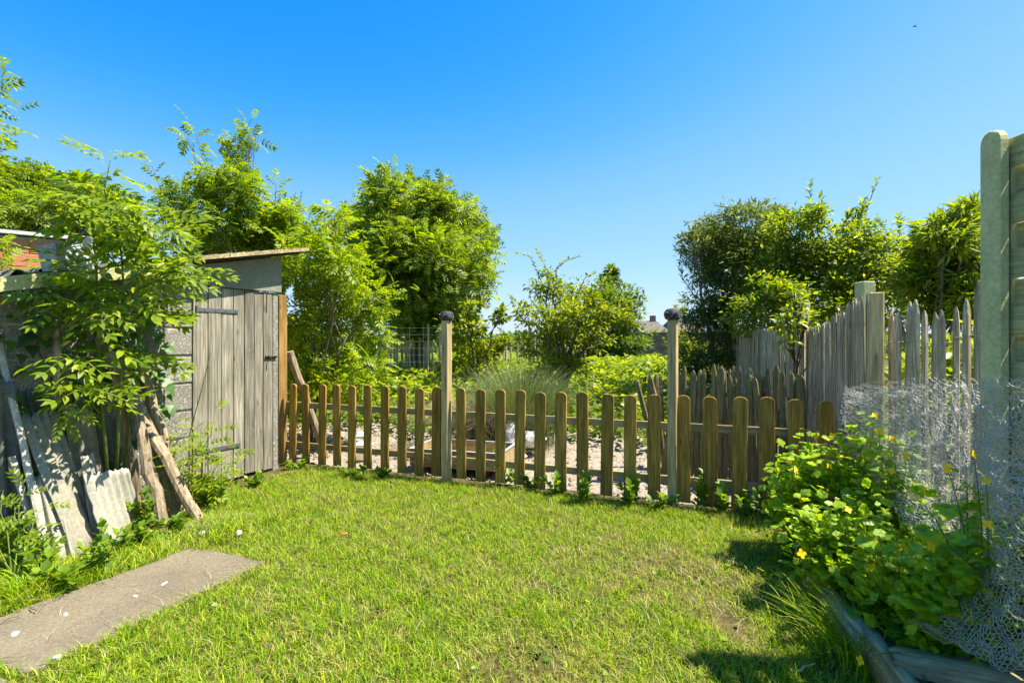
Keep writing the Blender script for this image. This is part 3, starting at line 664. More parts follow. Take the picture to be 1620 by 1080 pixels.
L3 = [W(1022, 540, 5.0), W(1060, 540, 4.95), W(1120, 540, 4.85), W(1190, 540, 4.65), W(1275, 540, 4.4)]
for v in L3: v.z = 0
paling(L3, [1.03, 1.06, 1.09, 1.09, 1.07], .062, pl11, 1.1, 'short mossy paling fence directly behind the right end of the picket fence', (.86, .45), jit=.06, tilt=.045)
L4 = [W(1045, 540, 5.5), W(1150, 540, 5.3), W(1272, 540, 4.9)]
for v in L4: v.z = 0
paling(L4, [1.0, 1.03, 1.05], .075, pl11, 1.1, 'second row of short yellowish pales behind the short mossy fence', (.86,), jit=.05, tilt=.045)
q = MB(); a = W(1008, 604, 4.92); q.tube([G(1045, 760), G(1030, 712).lerp(a, .6) if False else W(1030, 690, 4.9), a, a+(a-W(1030, 690, 4.9)).normalized()*.03], [.026, .026, .022, .006], 6, jit=.1)
tag(q.build('loose_pale', M_paledk), 'loose pale leaning left at the end of the short mossy fence', 'wooden stake')
q = MB(); q.tube([G(1052, 752)*1., W(1042, 650, 4.95), W(1029, 598, 4.95), W(1027, 590, 4.95)], [.024, .024, .02, .005], 6, jit=.1)
tag(q.build('loose_pale', M_paledk), 'upright stake just right of the leftmost leaning pale', 'wooden stake')
def sqpost(name, px, ytop, Y, s1, s2, m_, rot, label, bev=.005):
    p = W(px, 540, Y); p.z = 0; zt = CAMZ-(ytop-540)/F*Y; q = MB(); q.box((0,0,zt/2-.02), (s1, s2, zt+.04))
    return tag(q.build(name, m_, bevel=bev, M=T(p) @ Matrix.Rotation(R(rot), 4, 'Z')), label, 'post')
sqpost('fence_post', 1387, 463, 3.34, .078, .078, M_post, -38, 'new yellow brown square post between the two tall paling fences')
q = MB(); 
sqpost('fence_post', 1368, 446, 3.95, .09, .11, M_conc, 0, 'mossy concrete post rising just left behind the yellow brown post')
sqpost('fence_post', 1271, 480, 5.7, .1, .1, M_conc, 10, 'small grey green post top beside the golden shrub')

# ------------------------------------------------------------------ concrete post and slatted panel at the right edge
zt = 2.2
q = MB(); n = 8; prof = [(-.055, -.05), (.055, -.05), (.055, zt-.05)]+[(.055*math.cos(math.pi*i/n), zt-.05+.05*math.sin(math.pi*i/n)) for i in range(1, n)]+[(-.055, zt-.05)]
k = len(prof); q.add([(-.023, y*.75, z) for y, z in prof]+[(.023, y*.75, z) for y, z in prof], [tuple(range(k)), tuple(range(2*k-1, k-1, -1))]+[(i, (i+1) % k, k+(i+1) % k, k+i) for i in range(k)])
cp = q.build('concrete_post', M_conc, bevel=.006, M=T((1.95, 2.07, 0)) @ Matrix.Rotation(R(4), 4, 'Z')); tag(cp, 'tall round topped mossy concrete post at the right edge of the photo', 'post')
cp2 = link('concrete_post', cp.data, None, T((1.985+.11, .2, 0)) @ Matrix.Rotation(R(4), 4, 'Z')); tag(cp2, 'nearer round topped concrete post beyond the right edge, holding the far end of the panel', 'post')
e = empty('panel_fence', (1.985, 2.15, 0), 'grey green woven slat fence panel fixed to the tall concrete post', 'fence panel')
q = MB(); q.box((0,0,0), (.016, 1.74, .118)); sm = None
for i in range(18):
    q = MB(); q.box((0,0,0), (1.74, .014, .115)); 
    z = .2+i*.112; side = 1 if i % 2 else -1
    link('slat', q.me('slat', M_slat, bevel=.002), e, T((.012-.011*side+.02, -.88, z)) @ Matrix.Rotation(R(-90+1.0), 4, 'Z') @ Matrix.Rotation(random.uniform(-.006, .006), 4, 'Y'))
for y in (-.09, -.46, -.89, -1.32, -1.70):
    q = MB(); q.box((0,0,0), (.03, .05, 1.94)); q.build('batten', M_panelbat, e, M=T((.016-y*.012, y, 1.17)), bevel=.003)

# ------------------------------------------------------------------ leaning sheets, poles, logs by the shed
def leaning(name, BL, BR, TR, TL, m_, label, cat, amp=.013, wl_=.078, nl=10, rag=.012, group=None):
    """a corrugated sheet through four corners (bottom pair on the ground)"""
    nx = max(6, int((BR-BL).length/wl_*7)); V = []; ns = ((BR-BL).cross(TL-BL)).normalized()
    if ns.y > 0: ns = -ns
    Wd = (BR-BL).length
    for j in range(nl+1):
        v = j/nl
        for i in range(nx+1):
            u = i/nx; uu = u+(random.uniform(-rag, rag)*2 if i in (0, nx) else 0); vv = v+(random.uniform(-rag, rag)*2 if j in (0, nl) else 0)
            p = (BL*(1-uu)+BR*uu)*(1-vv)+(TL*(1-uu)+TR*uu)*vv; V.append(p+ns*amp*math.cos(u*Wd/wl_*2*math.pi))
    n = len(V); V += [p-ns*.007 for p in V]; fs = []
    for j in range(nl):
        for i in range(nx): a = j*(nx+1)+i; fs += [(a, a+1, a+nx+2, a+nx+1), (a+n, a+nx+1+n, a+nx+2+n, a+1+n)]
    for i in range(nx): b = nl*(nx+1)+i; fs += [(i, i+n, i+1+n, i+1), (b+1, b+1+n, b+n, b)]
    for j in range(nl): a = j*(nx+1); c = a+nx; fs += [(a+nx+1, a+nx+1+n, a+n, a), (c, c+n, c+nx+1+n, c+nx+1)]
    o = link(name, npmesh(name, [tuple(v) for v in V], fs, m_, True)); return tag(o, label, cat, group)
GR = 'corrugated sheets leaning on the shed'
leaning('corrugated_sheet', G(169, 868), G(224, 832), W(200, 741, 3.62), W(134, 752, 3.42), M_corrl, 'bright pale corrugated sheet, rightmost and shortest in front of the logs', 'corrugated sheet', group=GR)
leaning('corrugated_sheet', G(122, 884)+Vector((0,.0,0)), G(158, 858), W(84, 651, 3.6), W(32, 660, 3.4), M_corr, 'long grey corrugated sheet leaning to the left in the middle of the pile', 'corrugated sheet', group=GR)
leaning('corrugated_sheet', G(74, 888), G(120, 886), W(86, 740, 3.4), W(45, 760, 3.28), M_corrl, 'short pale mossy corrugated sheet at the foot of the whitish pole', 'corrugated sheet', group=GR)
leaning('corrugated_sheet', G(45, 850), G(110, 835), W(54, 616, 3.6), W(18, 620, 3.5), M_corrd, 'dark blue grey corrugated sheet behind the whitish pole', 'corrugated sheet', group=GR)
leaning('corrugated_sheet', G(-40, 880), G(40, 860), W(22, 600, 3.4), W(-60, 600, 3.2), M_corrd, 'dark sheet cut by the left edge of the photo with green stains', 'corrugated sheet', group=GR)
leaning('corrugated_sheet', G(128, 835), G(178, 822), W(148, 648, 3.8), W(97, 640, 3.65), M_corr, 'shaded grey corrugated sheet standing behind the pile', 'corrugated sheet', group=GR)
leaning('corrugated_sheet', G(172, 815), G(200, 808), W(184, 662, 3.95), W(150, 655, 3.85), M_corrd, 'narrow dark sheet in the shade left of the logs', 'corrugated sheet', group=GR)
leaning('corrugated_sheet', G(150, 862), G(170, 848), W(148, 716, 3.58), W(130, 722, 3.5), M_corrl, 'narrow pale strip of sheet showing above the bright short sheet', 'corrugated sheet', group=GR)
def pole(name, a, b, r0, r1, m_, label, cat='pole', n=8, bend=.012, group=None, jit=.08):
    pts = curve_pts(a, b, 0, 8, bend); q = MB(); rs = [r0+(r1-r0)*i/8 for i in range(9)]
    q.tube(pts, rs, n, jit=jit); return tag(q.build(name, m_, smooth=False, bevel=0), label, cat, group)
pole('pole', G(82, 884)+Vector((0,-.02,0)), W(-4, 530, 3.5), .021, .019, M_pole, 'long whitish pole leaning over the corrugated sheets at the left', bend=.004, jit=.03)
q = MB(); a, b = G(66, 880), W(18, 722, 3.28); dv = (b-a).normalized(); q.box((0,0,(b-a).length/2), (.035, .02, (b-a).length)); tag(q.build('batten', M_pole, bevel=.002, M=T(a) @ dv.to_track_quat('Z', 'Y').to_matrix().to_4x4()), 'thin pale batten just left of the whitish pole', 'batten')
LG = 'weathered logs leaning on the shed'
pole('log', G(316, 822), W(172, 560, 3.95), .038, .048, M_log, 'thickest bent log, topmost of the bundle, foot furthest right', 'log', 10, .012, LG)
pole('log', G(285, 800), W(220, 560, 4.15), .036, .042, M_log, 'pinkish brown log behind the thickest log against the block wall', 'log', 9, .01, LG)
pole('log', G(222, 806), W(185, 590, 3.85), .042, .036, M_log, 'grey leftmost log of the bundle, beside the bright sheet', 'log', 9, .014, LG)
pole('log', G(260, 838), W(205, 600, 3.9), .04, .034, M_log, 'dark grey log whose foot stands nearest the path', 'log', 9, .014, LG)
pole('log', G(280, 822), W(236, 690, 3.95), .033, .03, M_paledk, 'short moss yellow log between the two long ones', 'log', 9, .012, LG)
pole('log', G(292, 812), W(252, 690, 4.1), .022, .02, M_log, 'thin stick half hidden under the thickest log', 'log', 7, .01, LG)
pole('strut_log', G(516, 722), W(458, 556, 5.75), .04, .045, M_log, 'slanting round strut behind the first pickets next to the brown end post', 'log', 10, .006)
pole('stake', G(96, 850), W(88, 520, 3.75), .02, .02, M_pale, 'upright pale stake in the ivy behind the corrugated sheets', 'stake')
# terracotta crate
q = MB(); c0 = G(2, 868); c0.x -= .05
q = MB()
for (x, y, dx, dy) in ((0, -.12, .34, .014), (0, .12, .34, .014), (-.163, 0, .014, .226), (.163, 0, .014, .226)):
    for z in (.03, .085, .14): q.box((x, y, z), (dx, dy, .04))
    for k in (-1, 0, 1): q.box((x+(k*.14 if dx > .1 else 0), y+(k*.09 if dy > .1 else 0)-.0, .085), (.022 if dx > .1 else .017, .017 if dx > .1 else .022, .17))
tag(q.build('plastic_crate', M_terra, M=T(c0) @ Matrix.Rotation(R(25), 4, 'Z')), 'orange slatted crate behind the weeds at the left edge', 'crate')

# ------------------------------------------------------------------ stones, shells and scraps
def rock(c, s, m_, seed, name='stone', sq=(1, .8, .6)):
    rr = random.Random(seed); bm = bmesh.new(); bmesh.ops.create_icosphere(bm, subdivisions=2, radius=1)
    ph = [rr.uniform(0, 6) for _ in range(6)]
    for v in bm.verts:
        k = 1+.16*math.sin(v.co.x*3+ph[0])*math.cos(v.co.y*3+ph[1])+.12*math.sin(v.co.z*5+ph[2])+rr.uniform(-.06, .06); v.co = Vector((v.co.x*sq[0], v.co.y*sq[1], v.co.z*sq[2]))*k*s
    me = bpy.data.meshes.new(name); bm.to_mesh(me); bm.free(); me.materials.append(m_); return link(name, me, None, T(c) @ Matrix.Rotation(rr.uniform(0, 6), 4, 'Z'))
tag(rock(W(806, 690, 6.2), .2, M_white, 1, sq=(1, .8, .75)), 'large whitewashed stone left of centre between the pickets, in front of the tuft', 'stone')
tag(rock(W(842, 694, 6.1), .17, M_white, 2), 'rounder white stone right of the large whitewashed stone', 'stone')
tag(rock(W(815, 722, 5.9), .12, M_white, 3), 'low pale stone lying below the large whitewashed stone', 'stone')
tag(rock(G(570, 692)+Vector((0,0,.03)), .1, M_white, 4, sq=(1, .7, .5)), 'small white stone furthest back on the sandy ground at the left', 'stone')
tag(rock(G(576, 712)+Vector((0,0,.03)), .14, M_white, 5, sq=(1, .6, .6)), 'white stone just behind the lower rail at the left', 'stone')
tag(rock(G(571, 728)+Vector((0,0,.02)), .09, M_path, 6), 'brown stone at the foot of the pickets at the left', 'stone')
tag(rock(G(378, 848)+Vector((0,0,.025)), .026, M_white, 7), 'pale shell lying in the grass near the end of the path', 'shell')
tag(rock(G(545, 849)+Vector((0,0,.025)), .022, M_terra, 8), 'small orange pebble in the middle of the grass', 'pebble')
tag(rock(G(320, 846)+Vector((0,0,.015)), .024, M_white, 9), 'bluish white pebble by the foot of the thickest log', 'pebble')
tag(rock(G(24, 1008)+Vector((0,0,.02)), .024, M_white, 10, sq=(1, .6, .15)), 'flat white flake at the left edge on the path slab', 'flake')
tag(rock(G(90, 1049)+Vector((0,0,.025)), .016, M_white, 11), 'white pebble on the nearest corner of the path slab', 'pebble')
tag(rock(G(214, 948)+Vector((0,0,.02)), .016, M_white, 12, sq=(1.2, .5, .15)), 'white flake in the middle of the path slab', 'flake')
tag(rock(G(260, 928)+Vector((0,0,.02)), .018, M_white, 13, sq=(1.3, .4, .12)), 'thin white flake near the far end of the path slab', 'flake')
tag(rock(G(104, 978)+Vector((0,0,.02)), .012, M_white, 14), 'tiny white stone on the left half of the path slab', 'pebble')
tag(rock(G(128, 908)+Vector((0,0,.02)), .022, M_terra, 15), 'red brick fragment in the verge beside the sheets', 'brick fragment')
for i, (a, b, lab) in enumerate(((G(46, 970), G(58, 977), 'short dark twig on the path slab'), (G(1268, 986), G(1310, 1024), 'pale dry stalk lying in the shaded grass'), (G(1262, 1072), G(1290, 1062), 'short bleached stick at the bottom edge in the shaded grass'), (G(-5, 996), G(35, 982), 'long dark twig at the left edge of the slab'))):
    pole('twig', a+Vector((0,0,.03)), b+Vector((0,0,.035)), .003, .002, M_twig if i in (0, 3) else M_pole, lab, 'twig', 5, .04)

# wooden trough behind the fence
cen = G(735, 742); cen.z = 0
e = empty('wooden_trough', cen, 'shallow weathered wooden trough on the sand behind the tall left post', 'trough', rz=R(-16))
for name, c, d in (('side_board', (0, -.28, .17), (.98, .022, .15)), ('side_board', (0, .28, .17), (.98, .022, .15)), ('end_board', (-.48, 0, .17), (.022, .536, .15)), ('end_board', (.48, 0, .17), (.022, .536, .15)), ('base_board', (0, 0, .085), (.98, .58, .018)), ('bearer', (-.3, 0, .035), (.08, .5, .08)), ('bearer', (.3, 0, .035), (.08, .5, .08))):
    q = MB(); q.box((0,0,0), d); q.build(name, M_timber if 'board' in name else M_dark, e, bevel=.003, M=T(c))
q = MB()
for c, d in (((0, -.28, .25), (1., .03, .008)), ((0, .28, .25), (1., .03, .008)), ((-.485, 0, .2505), (.03, .53, .008)), ((.485, 0, .2505), (.03, .53, .008))): q.box(c, d)
q.build('metal_rim', M_zinc, e)

# ------------------------------------------------------------------ raised bed timbers
def timber(a, b, w_, h_, label, roll=0, seed=0):
    rr = random.Random(seed); a, b = Vector(a), Vector(b); L = (b-a).length; q = MB(); n = 10; vs = []; fs = []
    sh = [(-.5,-.5),(0,-.53),(.5,-.5),(.52,0),(.42,.46),(.05,.5),(-.4,.47),(-.52,.05)]; k = len(sh)
    for i in range(n+1):
        for y, z in sh: vs.append((L*i/n+ (rr.uniform(-.02,.02) if i in (0,n) else 0), (y+rr.uniform(-.04,.04))*w_, (z+rr.uniform(-.05,.05))*h_))
    for i in range(n):
        for j in range(k): fs.append((i*k+j, i*k+(j+1) % k, (i+1)*k+(j+1) % k, (i+1)*k+j))
    fs += [tuple(range(k-1,-1,-1)), tuple(n*k+j for j in range(k))]; q.add(vs, fs)
    return tag(q.build('bed_timber', M_timber, smooth=True, bevel=0, M=T(a) @ (b-a).to_track_quat('X', 'Z').to_matrix().to_4x4()), label, 'timber')
timber((1.62, 2.80, .06), (1.47, 2.12, .07), .075, .17, 'far cracked timber edging the flower bed, leading away under the leaves', seed=1)
timber((1.50, 2.18, .075), (1.30, 1.4, .085), .06, .16, 'nearer split timber edging the bed at the bottom of the photo', seed=2)
timber((1.44, 1.93, .13), (1.95, 1.66, .17), .13, .10, 'broad grey timber lying across the bed at the bottom right corner', seed=3)

# ------------------------------------------------------------------ chicken wire
grid = [[(1338,612,3.12),(1420,600,2.85),(1500,596,2.5),(1570,600,1.95),(1650,585,1.7)],
        [(1332,680,3.02),(1430,690,2.65),(1510,705,2.25),(1580,715,1.82),(1660,715,1.6)],
        [(1395,775,2.75),(1450,790,2.5),(1520,800,2.1),(1590,805,1.72),(1670,820,1.5)],
        [(1475,890,2.2),(1510,910,2.02),(1560,925,1.84),(1610,940,1.65),(1690,950,1.45)],
        [(1440,985,1.98),(1500,1012,1.86),(1555,1042,1.74),(1620,1062,1.6),(1700,1085,1.45)]]
GP = np.array([[tuple(W(*c)) for c in r] for r in grid])
def gsurf(u, v):
    def cr(P, t):
        n = len(P); k = t*(n-1); j = np.clip(k.astype(int), 0, n-2); f = (k-j)[:, None]
        a = P[np.clip(j-1, 0, n-1)]; b = P[j]; c = P[j+1]; d = P[np.clip(j+2, 0, n-1)]
        return b, a, c, d, f, j
    n = 5; ku = u*(n-1); ju = np.clip(ku.astype(int), 0, n-2); fu = (ku-ju)[:, None]
    kv = v*(n-1); jv = np.clip(kv.astype(int), 0, n-2); fv = (kv-jv)[:, None]
    def cat(a, b, c, d, f): return .5*((2*b)+(-a+c)*f+(2*a-5*b+4*c-d)*f*f+(-a+3*b-3*c+d)*f**3)
    rows = []
    for o in (-1, 0, 1, 2):
        r = np.clip(jv+o, 0, n-1); rows.append(cat(GP[r, np.clip(ju-1, 0, n-1)], GP[r, ju], GP[r, ju+1], GP[r, np.clip(ju+2, 0, n-1)], fu))
    return cat(*rows, fv)
e = empty('chicken_wire', (1.9, 2.3, .14), 'crumpled heap of galvanised chicken wire draped over the flower bed', 'wire netting')
def wiremesh(nu, nv, u0, u1, v0, v1, amp, seed, off, rad=.0011):
    r2 = np.random.default_rng(seed); ph = r2.uniform(0, 6, 12)
    I, J = np.meshgrid(np.arange(nu+1), np.arange(nv+1)); i = I.ravel(); j = J.ravel()
    x = i+0.; y = j*1.0+np.where((i+j) % 2 == 0, .17, -.17)
    u = u0+(u1-u0)*x/nu; v = v0+(v1-v0)*(y+.3)/(nv+.6); u = u+.012*r2.normal(size=u.shape)*2.2/nu*10*.2+.018*np.sin(v*23+ph[11])*(1-u)
    P = gsurf(np.clip(u, 0, 1), np.clip(v, 0, 1))
    nr = np.array([-.55, -.75, .35])
    d = sum(np.sin(u*fa*1.+v*fb+ph[k])/(1+k*.4) for k, (fa, fb) in enumerate(((5, 14), (11, 25), (19, 9), (8, 48), (33, 31), (60, 70))))
    vf = np.clip(1.35-1.2*v, .25, 1)[:, None]; P = P+nr*(amp*d+off)[:, None]*vf+r2.normal(size=P.shape)*.0042*vf
    P[:, 2] += amp*.9*np.sin(v*60+u*9+ph[7])*(.5+.5*np.sin(u*7+ph[8]))+amp*.5*np.sin(v*37-u*31+ph[9]); P[:, 0] += amp*.6*np.sin(v*43+u*23+ph[10])
    id_ = lambda a, b: b*(nu+1)+a
    ed = []
    for b in range(nv+1):
        for a in range(nu+1):
            if a < nu: ed.append((id_(a, b), id_(a+1, b)))
            if b < nv and (a+b) % 2 == 0: ed.append((id_(a, b), id_(a, b+1)))
    ed = np.array(ed); A_, B_ = P[ed[:,0]], P[ed[:,1]]; t_ = unit(B_-A_); a1 = unit(np.cross(t_, np.array([.3,.2,.93]))); b1 = np.cross(t_, a1)
    vs = []
    for q_ in (A_, B_):
        for k in range(3): an = 2*math.pi*k/3; vs.append(q_+(a1*math.cos(an)+b1*math.sin(an))*rad)
    V = np.stack(vs, 1); tf = np.array([(0,1,4,3),(1,2,5,4),(2,0,3,5)]); Fc = (tf[None]+(np.arange(len(ed))*6)[:,None,None]).reshape(-1, 4)
    return V.reshape(-1, 3), Fc
inv = np.array([1.9, 2.3, .14])
for k, args in enumerate(((54, 78, 0, 1, .0, 1, .014, 1, 0., .0008), (54, 90, 0.02, 1, .02, .72, .02, 2, -.05, .0008), (54, 88, .01, .8, .015, .42, .024, 3, -.11, .0008), (36, 46, .12, 1, .45, 1, .02, 5, -.06, .0007))):
    V, Fc = wiremesh(*args[:8], np.full(1, args[8])[0], args[9]); o = link('wire_layer', npmesh('wire_layer', V-inv, Fc, M_wire, True), e)

# ------------------------------------------------------------------ plants with leaves one can pick out
def leafobj(tm, m_, name='leaf'):
    return npmesh(name, tm[0], tm[1], m_, True)
def frame(d, up):
    d = Vector(d).normalized(); x = d.cross(Vector(up)).normalized(); z = x.cross(d); return Matrix((x, d, z)).transposed().to_4x4()
ASH = [leafobj(t_pinnate(p_, .42, 2, ll_, dr_), L_ash) for p_, ll_, dr_ in ((4, .34, .2), (5, .29, .4), (4, .36, .55))]
ASHY = [leafobj(t_pinnate(p_, .42, 2, ll_, dr_), L_ashy) for p_, ll_, dr_ in ((4, .34, .25), (5, .29, .45))]
CEL = [leafobj(TL, L_cel), leafobj(t_lobed(4), L_cel)]
def plant(name, base, stems, mats, size, step, label, cat, stem_mat=M_green, rad=.008, t0=.1, group=None, droop=.2, cap=300, mindist=.0):
    """stems: world polylines; one leaf object per node"""
    e = empty(name, base, label, cat, group); b = Vector(base); I = T(-b); q = MB(); cnt = 0
    for pts, nleaf, sz in stems:
        q.tube(pts, [rad*(1-.75*i/(len(pts)-1)) for i in range(len(pts))], 6)
        for i in range(nleaf):
            if cnt >= cap: break
            u = t0+(1-t0)*(i/max(1, nleaf-1)); k = u*(len(pts)-1); j = min(int(k), len(pts)-2); p = pts[j].lerp(pts[j+1], k-j); ax_ = (pts[j+1]-pts[j]).normalized()
            a = (i//2)*1.57+(i % 2)*math.pi+random.uniform(-.4, .4); d = Vector((math.cos(a), math.sin(a), random.uniform(-.65, .4)))+ax_*(.9 if u > .93 else .2)
            s = sz*random.uniform(.8, 1.25)*(1.15-.4*u)
            link('leaf', random.choice(mats), e, I @ T(p) @ frame(d, (random.uniform(-.5, .5)+.5*d.x, random.uniform(-.5, .5)+.5*d.y-.45, .8)) @ Matrix.Scale(s, 4)); cnt += 1
    q.build('stem', stem_mat, e, True, M=I); return e
def wl(pxs, Y0, dY=0.): return [W(x, y, Y0+dY*i) for i, (x, y) in enumerate(pxs)]
b0 = G(180, 812)
st = []
st.append((wl([(182, 815), (190, 620), (197, 480), (192, 400), (165, 300), (176, 245)], 3.62), 40, .33))
st.append((wl([(176, 812), (158, 600), (153, 440), (152, 360), (140, 300)], 3.55), 38, .33))
st.append((wl([(188, 812), (215, 560), (240, 440), (262, 380), (290, 350)], 3.75, .12), 32, .31))
for a_, b_, n_ in (((156, 520), (70, 470), 9), ((155, 450), (80, 440), 10), ((195, 540), (270, 480), 8), ((197, 480), (290, 425), 11), ((153, 380), (95, 310), 9), ((192, 420), (262, 340), 10), ((165, 590), (95, 560), 8), ((193, 580), (260, 560), 7), ((150, 340), (210, 320), 8), ((190, 640), (130, 610), 7), ((240, 440), (318, 432), 8), ((158, 600), (100, 660), 6)):
    A_ = W(a_[0], a_[1], 3.6); B_ = W(b_[0], b_[1], (4.15 if b_[0] > 220 and b_[1] > 400 else 3.45)+random.uniform(-.25, .2)); st.append((curve_pts(A_, B_, .08, 4, .03), int(n_*1.45), .29))
plant('ash_sapling', b0, st, ASH+ASH+ASHY[:1], .3, 0, 'young bright green ash growing up through the logs in front of the shed wall', 'sapling', rad=.011, t0=.36)
st = [(curve_pts(G(300, 800), W(x, y, 4.1+random.uniform(-.2, .2)), .05, 4, .04), n_, .2) for x, y, n_ in ((275, 665, 9), (330, 700, 9), (372, 712, 10), (340, 650, 8), (262, 720, 7), (300, 690, 8), (360, 740, 8), (320, 745, 7), (285, 750, 6))]
plant('seedling_clump', G(300, 800), st, ASHY+ASH[:1], .2, 0, 'low leafy seedlings at the foot of the shed door beside the logs', 'seedlings', rad=.005, t0=.35)
q = MB(); q.tube([G(298, 800), W(299, 690, 4.3), W(318, 620, 4.3), W(333, 558, 4.3)], [.006, .005, .004, .002], 5); q.tube([W(312, 640, 4.3), W(311, 612, 4.3)], [.003, .001], 4)
tag(q.build('bare_stem', M_twig), 'thin bare stem standing in front of the shed door planks', 'stem')
st = [(curve_pts(G(20, 925), W(x, y, 3.0+random.uniform(-.1, .2)), .03, 4, .04), n_, .15) for x, y, n_ in ((5, 775, 7), (40, 770, 7), (70, 800, 6), (25, 800, 7), (-10, 830, 6))]
plant('elder_seedling', G(20, 925), st, ASH, .2, 0, 'small elder seedling in front of the orange crate at the left edge', 'seedling', rad=.005, t0=.4)
# ivy on the shaded wall
e = empty('ivy', sp(1.9, .0, 0), 'dark ivy climbing the shaded left end of the block wall under the roof', 'ivy'); b = sp(1.9, 0, 0)
n = 420; ss = rng.uniform(1.1, 2.7, n); zz_ = rng.uniform(.35, 1.75, n)
k = 0; ivm = leafobj(TIVY, L_ivy, 'leaf')
for s, z in zip(ss, zz_):
    if z > rz(s)-.08 or wob(s*1.2, z*1.3, 1.2) < -.15 and z < 1.35: continue
    d = -Vector((0, 0, 1))*random.uniform(.3, 1)+wd*random.uniform(-.8, .8)+wn*.3
    link('leaf', ivm, e, T(-b) @ T(sp(s, random.uniform(.02, .12), z)) @ frame(d, wn+Vector((random.uniform(-.4,.4), random.uniform(-.4,.4), .6))) @ Matrix.Scale(random.uniform(.07, .13), 4))
q = MB()
for k in range(9):
    s = random.uniform(1.4, 2.6); pts = [sp(s+.1*math.sin(i*1.3+k), .01, .0+i*.22) for i in range(8) if i*.22 < rz(s)-.1]; q.tube(pts, .005, 4, False)
q.build('stem', M_twig, e, True, M=T(-b))

# celandine in the bed
def flower_me():
    V = []; Fc = []
    for k in range(4):
        a = k*math.pi/2; c, s = math.cos(a), math.sin(a); b = len(V)
        for x, y, z in ((0,0,0),(-.42,.5,.12),(-.2,.95,.1),(.2,.95,.1),(.42,.5,.12)): V.append((x*c+y*s, -x*s+y*c, z))
        Fc += [(b,b+1,b+2),(b,b+2,b+3),(b,b+3,b+4)]
    return npmesh('flower', V, Fc, M_petal)
FL = flower_me()
cel_specs = [  # base px at bed level, top px, Y, stems, label
 ((1275, 860), 3.15, [(1232,745),(1250,725),(1270,700),(1290,690),(1262,770),(1240,800),(1300,735),(1285,790)], 'far left celandine clump next to the last visible pickets'),
 ((1345, 850), 3.0, [(1330,690),(1345,675),(1365,700),(1310,735),(1382,660),(1350,740),(1320,780),(1375,760)], 'tallest celandine clump, its top leaves against the paling fence'),
 ((1420, 850), 2.75, [(1390,695),(1420,700),(1440,735),(1405,760),(1450,770),(1380,790),(1430,805)], 'celandine clump growing through the left edge of the chicken wire'),
 ((1330, 900), 2.6, [(1290,800),(1320,830),(1345,800),(1275,840),(1300,880),(1360,850),(1330,870)], 'celandine clump overhanging the far bed timber'),
 ((1410, 940), 2.3, [(1390,850),(1420,870),(1450,840),(1370,900),(1400,920),(1435,930),(1460,890)], 'broad leaved celandine in the middle of the bed'),
 ((1490, 980), 2.05, [(1470,880),(1510,860),(1530,910),(1460,950),(1500,950),(1540,960),(1480,1000)], 'celandine with a leafy tuft drooping over the broad timber'),
 ((1570, 900), 1.95, [(1555,820),(1590,880),(1530,770),(1600,830),(1480,820),(1560,930)], 'sparse celandine under the chicken wire at the right edge'),
]
ncel = 0
FLOWERS = [(1290,690),(1316,688),(1384,657),(1391,682),(1412,694),(1370,722),(1374,700),(1432,720),(1328,722),(1300,735),(1258,743),(1312,737),(1342,806),(1498,740),(1540,718),(1440,783),(1466,782),(1562,829),(1430,866),(1472,864),(1378,896),(1392,892),(1420,876),(1590,885),(1535,970),(1268,875),(1248,728),(1350,760),(1410,745),(1475,905),(1360,1044),(1560,760),(1268,790)]
for (bx, by), Y, tops_, lab in cel_specs:
    base = W(bx, by, Y); base.z = .14
    e = empty('celandine', base, lab, 'flowering plant', 'celandines in the raised bed'); I = T(-base); q = MB()
    Vs = []; Fs = []; o_ = 0
    for (tx, ty) in tops_:
        tp = W(tx, ty, Y+random.uniform(-.18, .18)); pts = curve_pts(base+Vector((random.uniform(-.07,.07), random.uniform(-.07,.07), 0)), tp, .05, 5, .03)
        q.tube(pts, [.005*(1-.6*i/5) for i in range(6)], 5, False)
        for i in range(9):
            u = .2+.8*i/8; p = lerpl(pts, u); a = i*2.4+random.random(); d = Vector((math.cos(a), math.sin(a)-.25, random.uniform(-.15, .3)))
            s = random.uniform(.075, .12)*(1.15-.35*u)
            if ncel < 2000: link('leaf', random.choice(CEL), e, I @ T(p) @ frame(d, (-.1+random.uniform(-.3,.3), -.25+random.uniform(-.3,.3), 1)) @ Matrix.Scale(s, 4)); ncel += 1
    for fx_, fy_ in [f for f in FLOWERS if min(cel_specs, key=lambda c: min((c[2][k][0]-f[0])**2+(c[2][k][1]-f[1])**2 for k in range(len(c[2]))))[3] == lab]:
        fp = W(fx_, fy_, Y-.12-.12*max(0, (fy_-720)/200)); q.tube(curve_pts(base.lerp(fp, .55), fp, .04, 3, .03), [.0025, .002, .0015, .001], 4, False)
        link('flower', FL, e, I @ T(fp) @ frame((random.uniform(-1,1), random.uniform(-.3,.3), random.uniform(-.3,.8)), (random.uniform(-.5,.5), -.9, random.uniform(.3,1))) @ Matrix.Scale(random.uniform(.017, .024), 4))
    # fine filling foliage of the clump
    n = 900; pts_ = np.array([np.array(base+(W(*random.choice(tops_), Y)-base)*random.uniform(.15, .9)) for _ in range(n)])+rng.normal(size=(n, 3))*.075
    pts_[:, 2] = np.maximum(pts_[:, 2], .16); D = rng.normal(size=(n, 3)); D[:, 2] *= .4; Nn = rng.normal(size=(n, 3))*.5+np.array([0, -.3, 1]); V, Fc = cloud(TL, pts_, D, Nn, rng.uniform(.03, .068, n))
    link('foliage', npmesh('foliage', V-np.array(base), Fc, L_cel, True), e); q.build('stem', M_green, e, True, M=I)['kind'] = 'stuff'
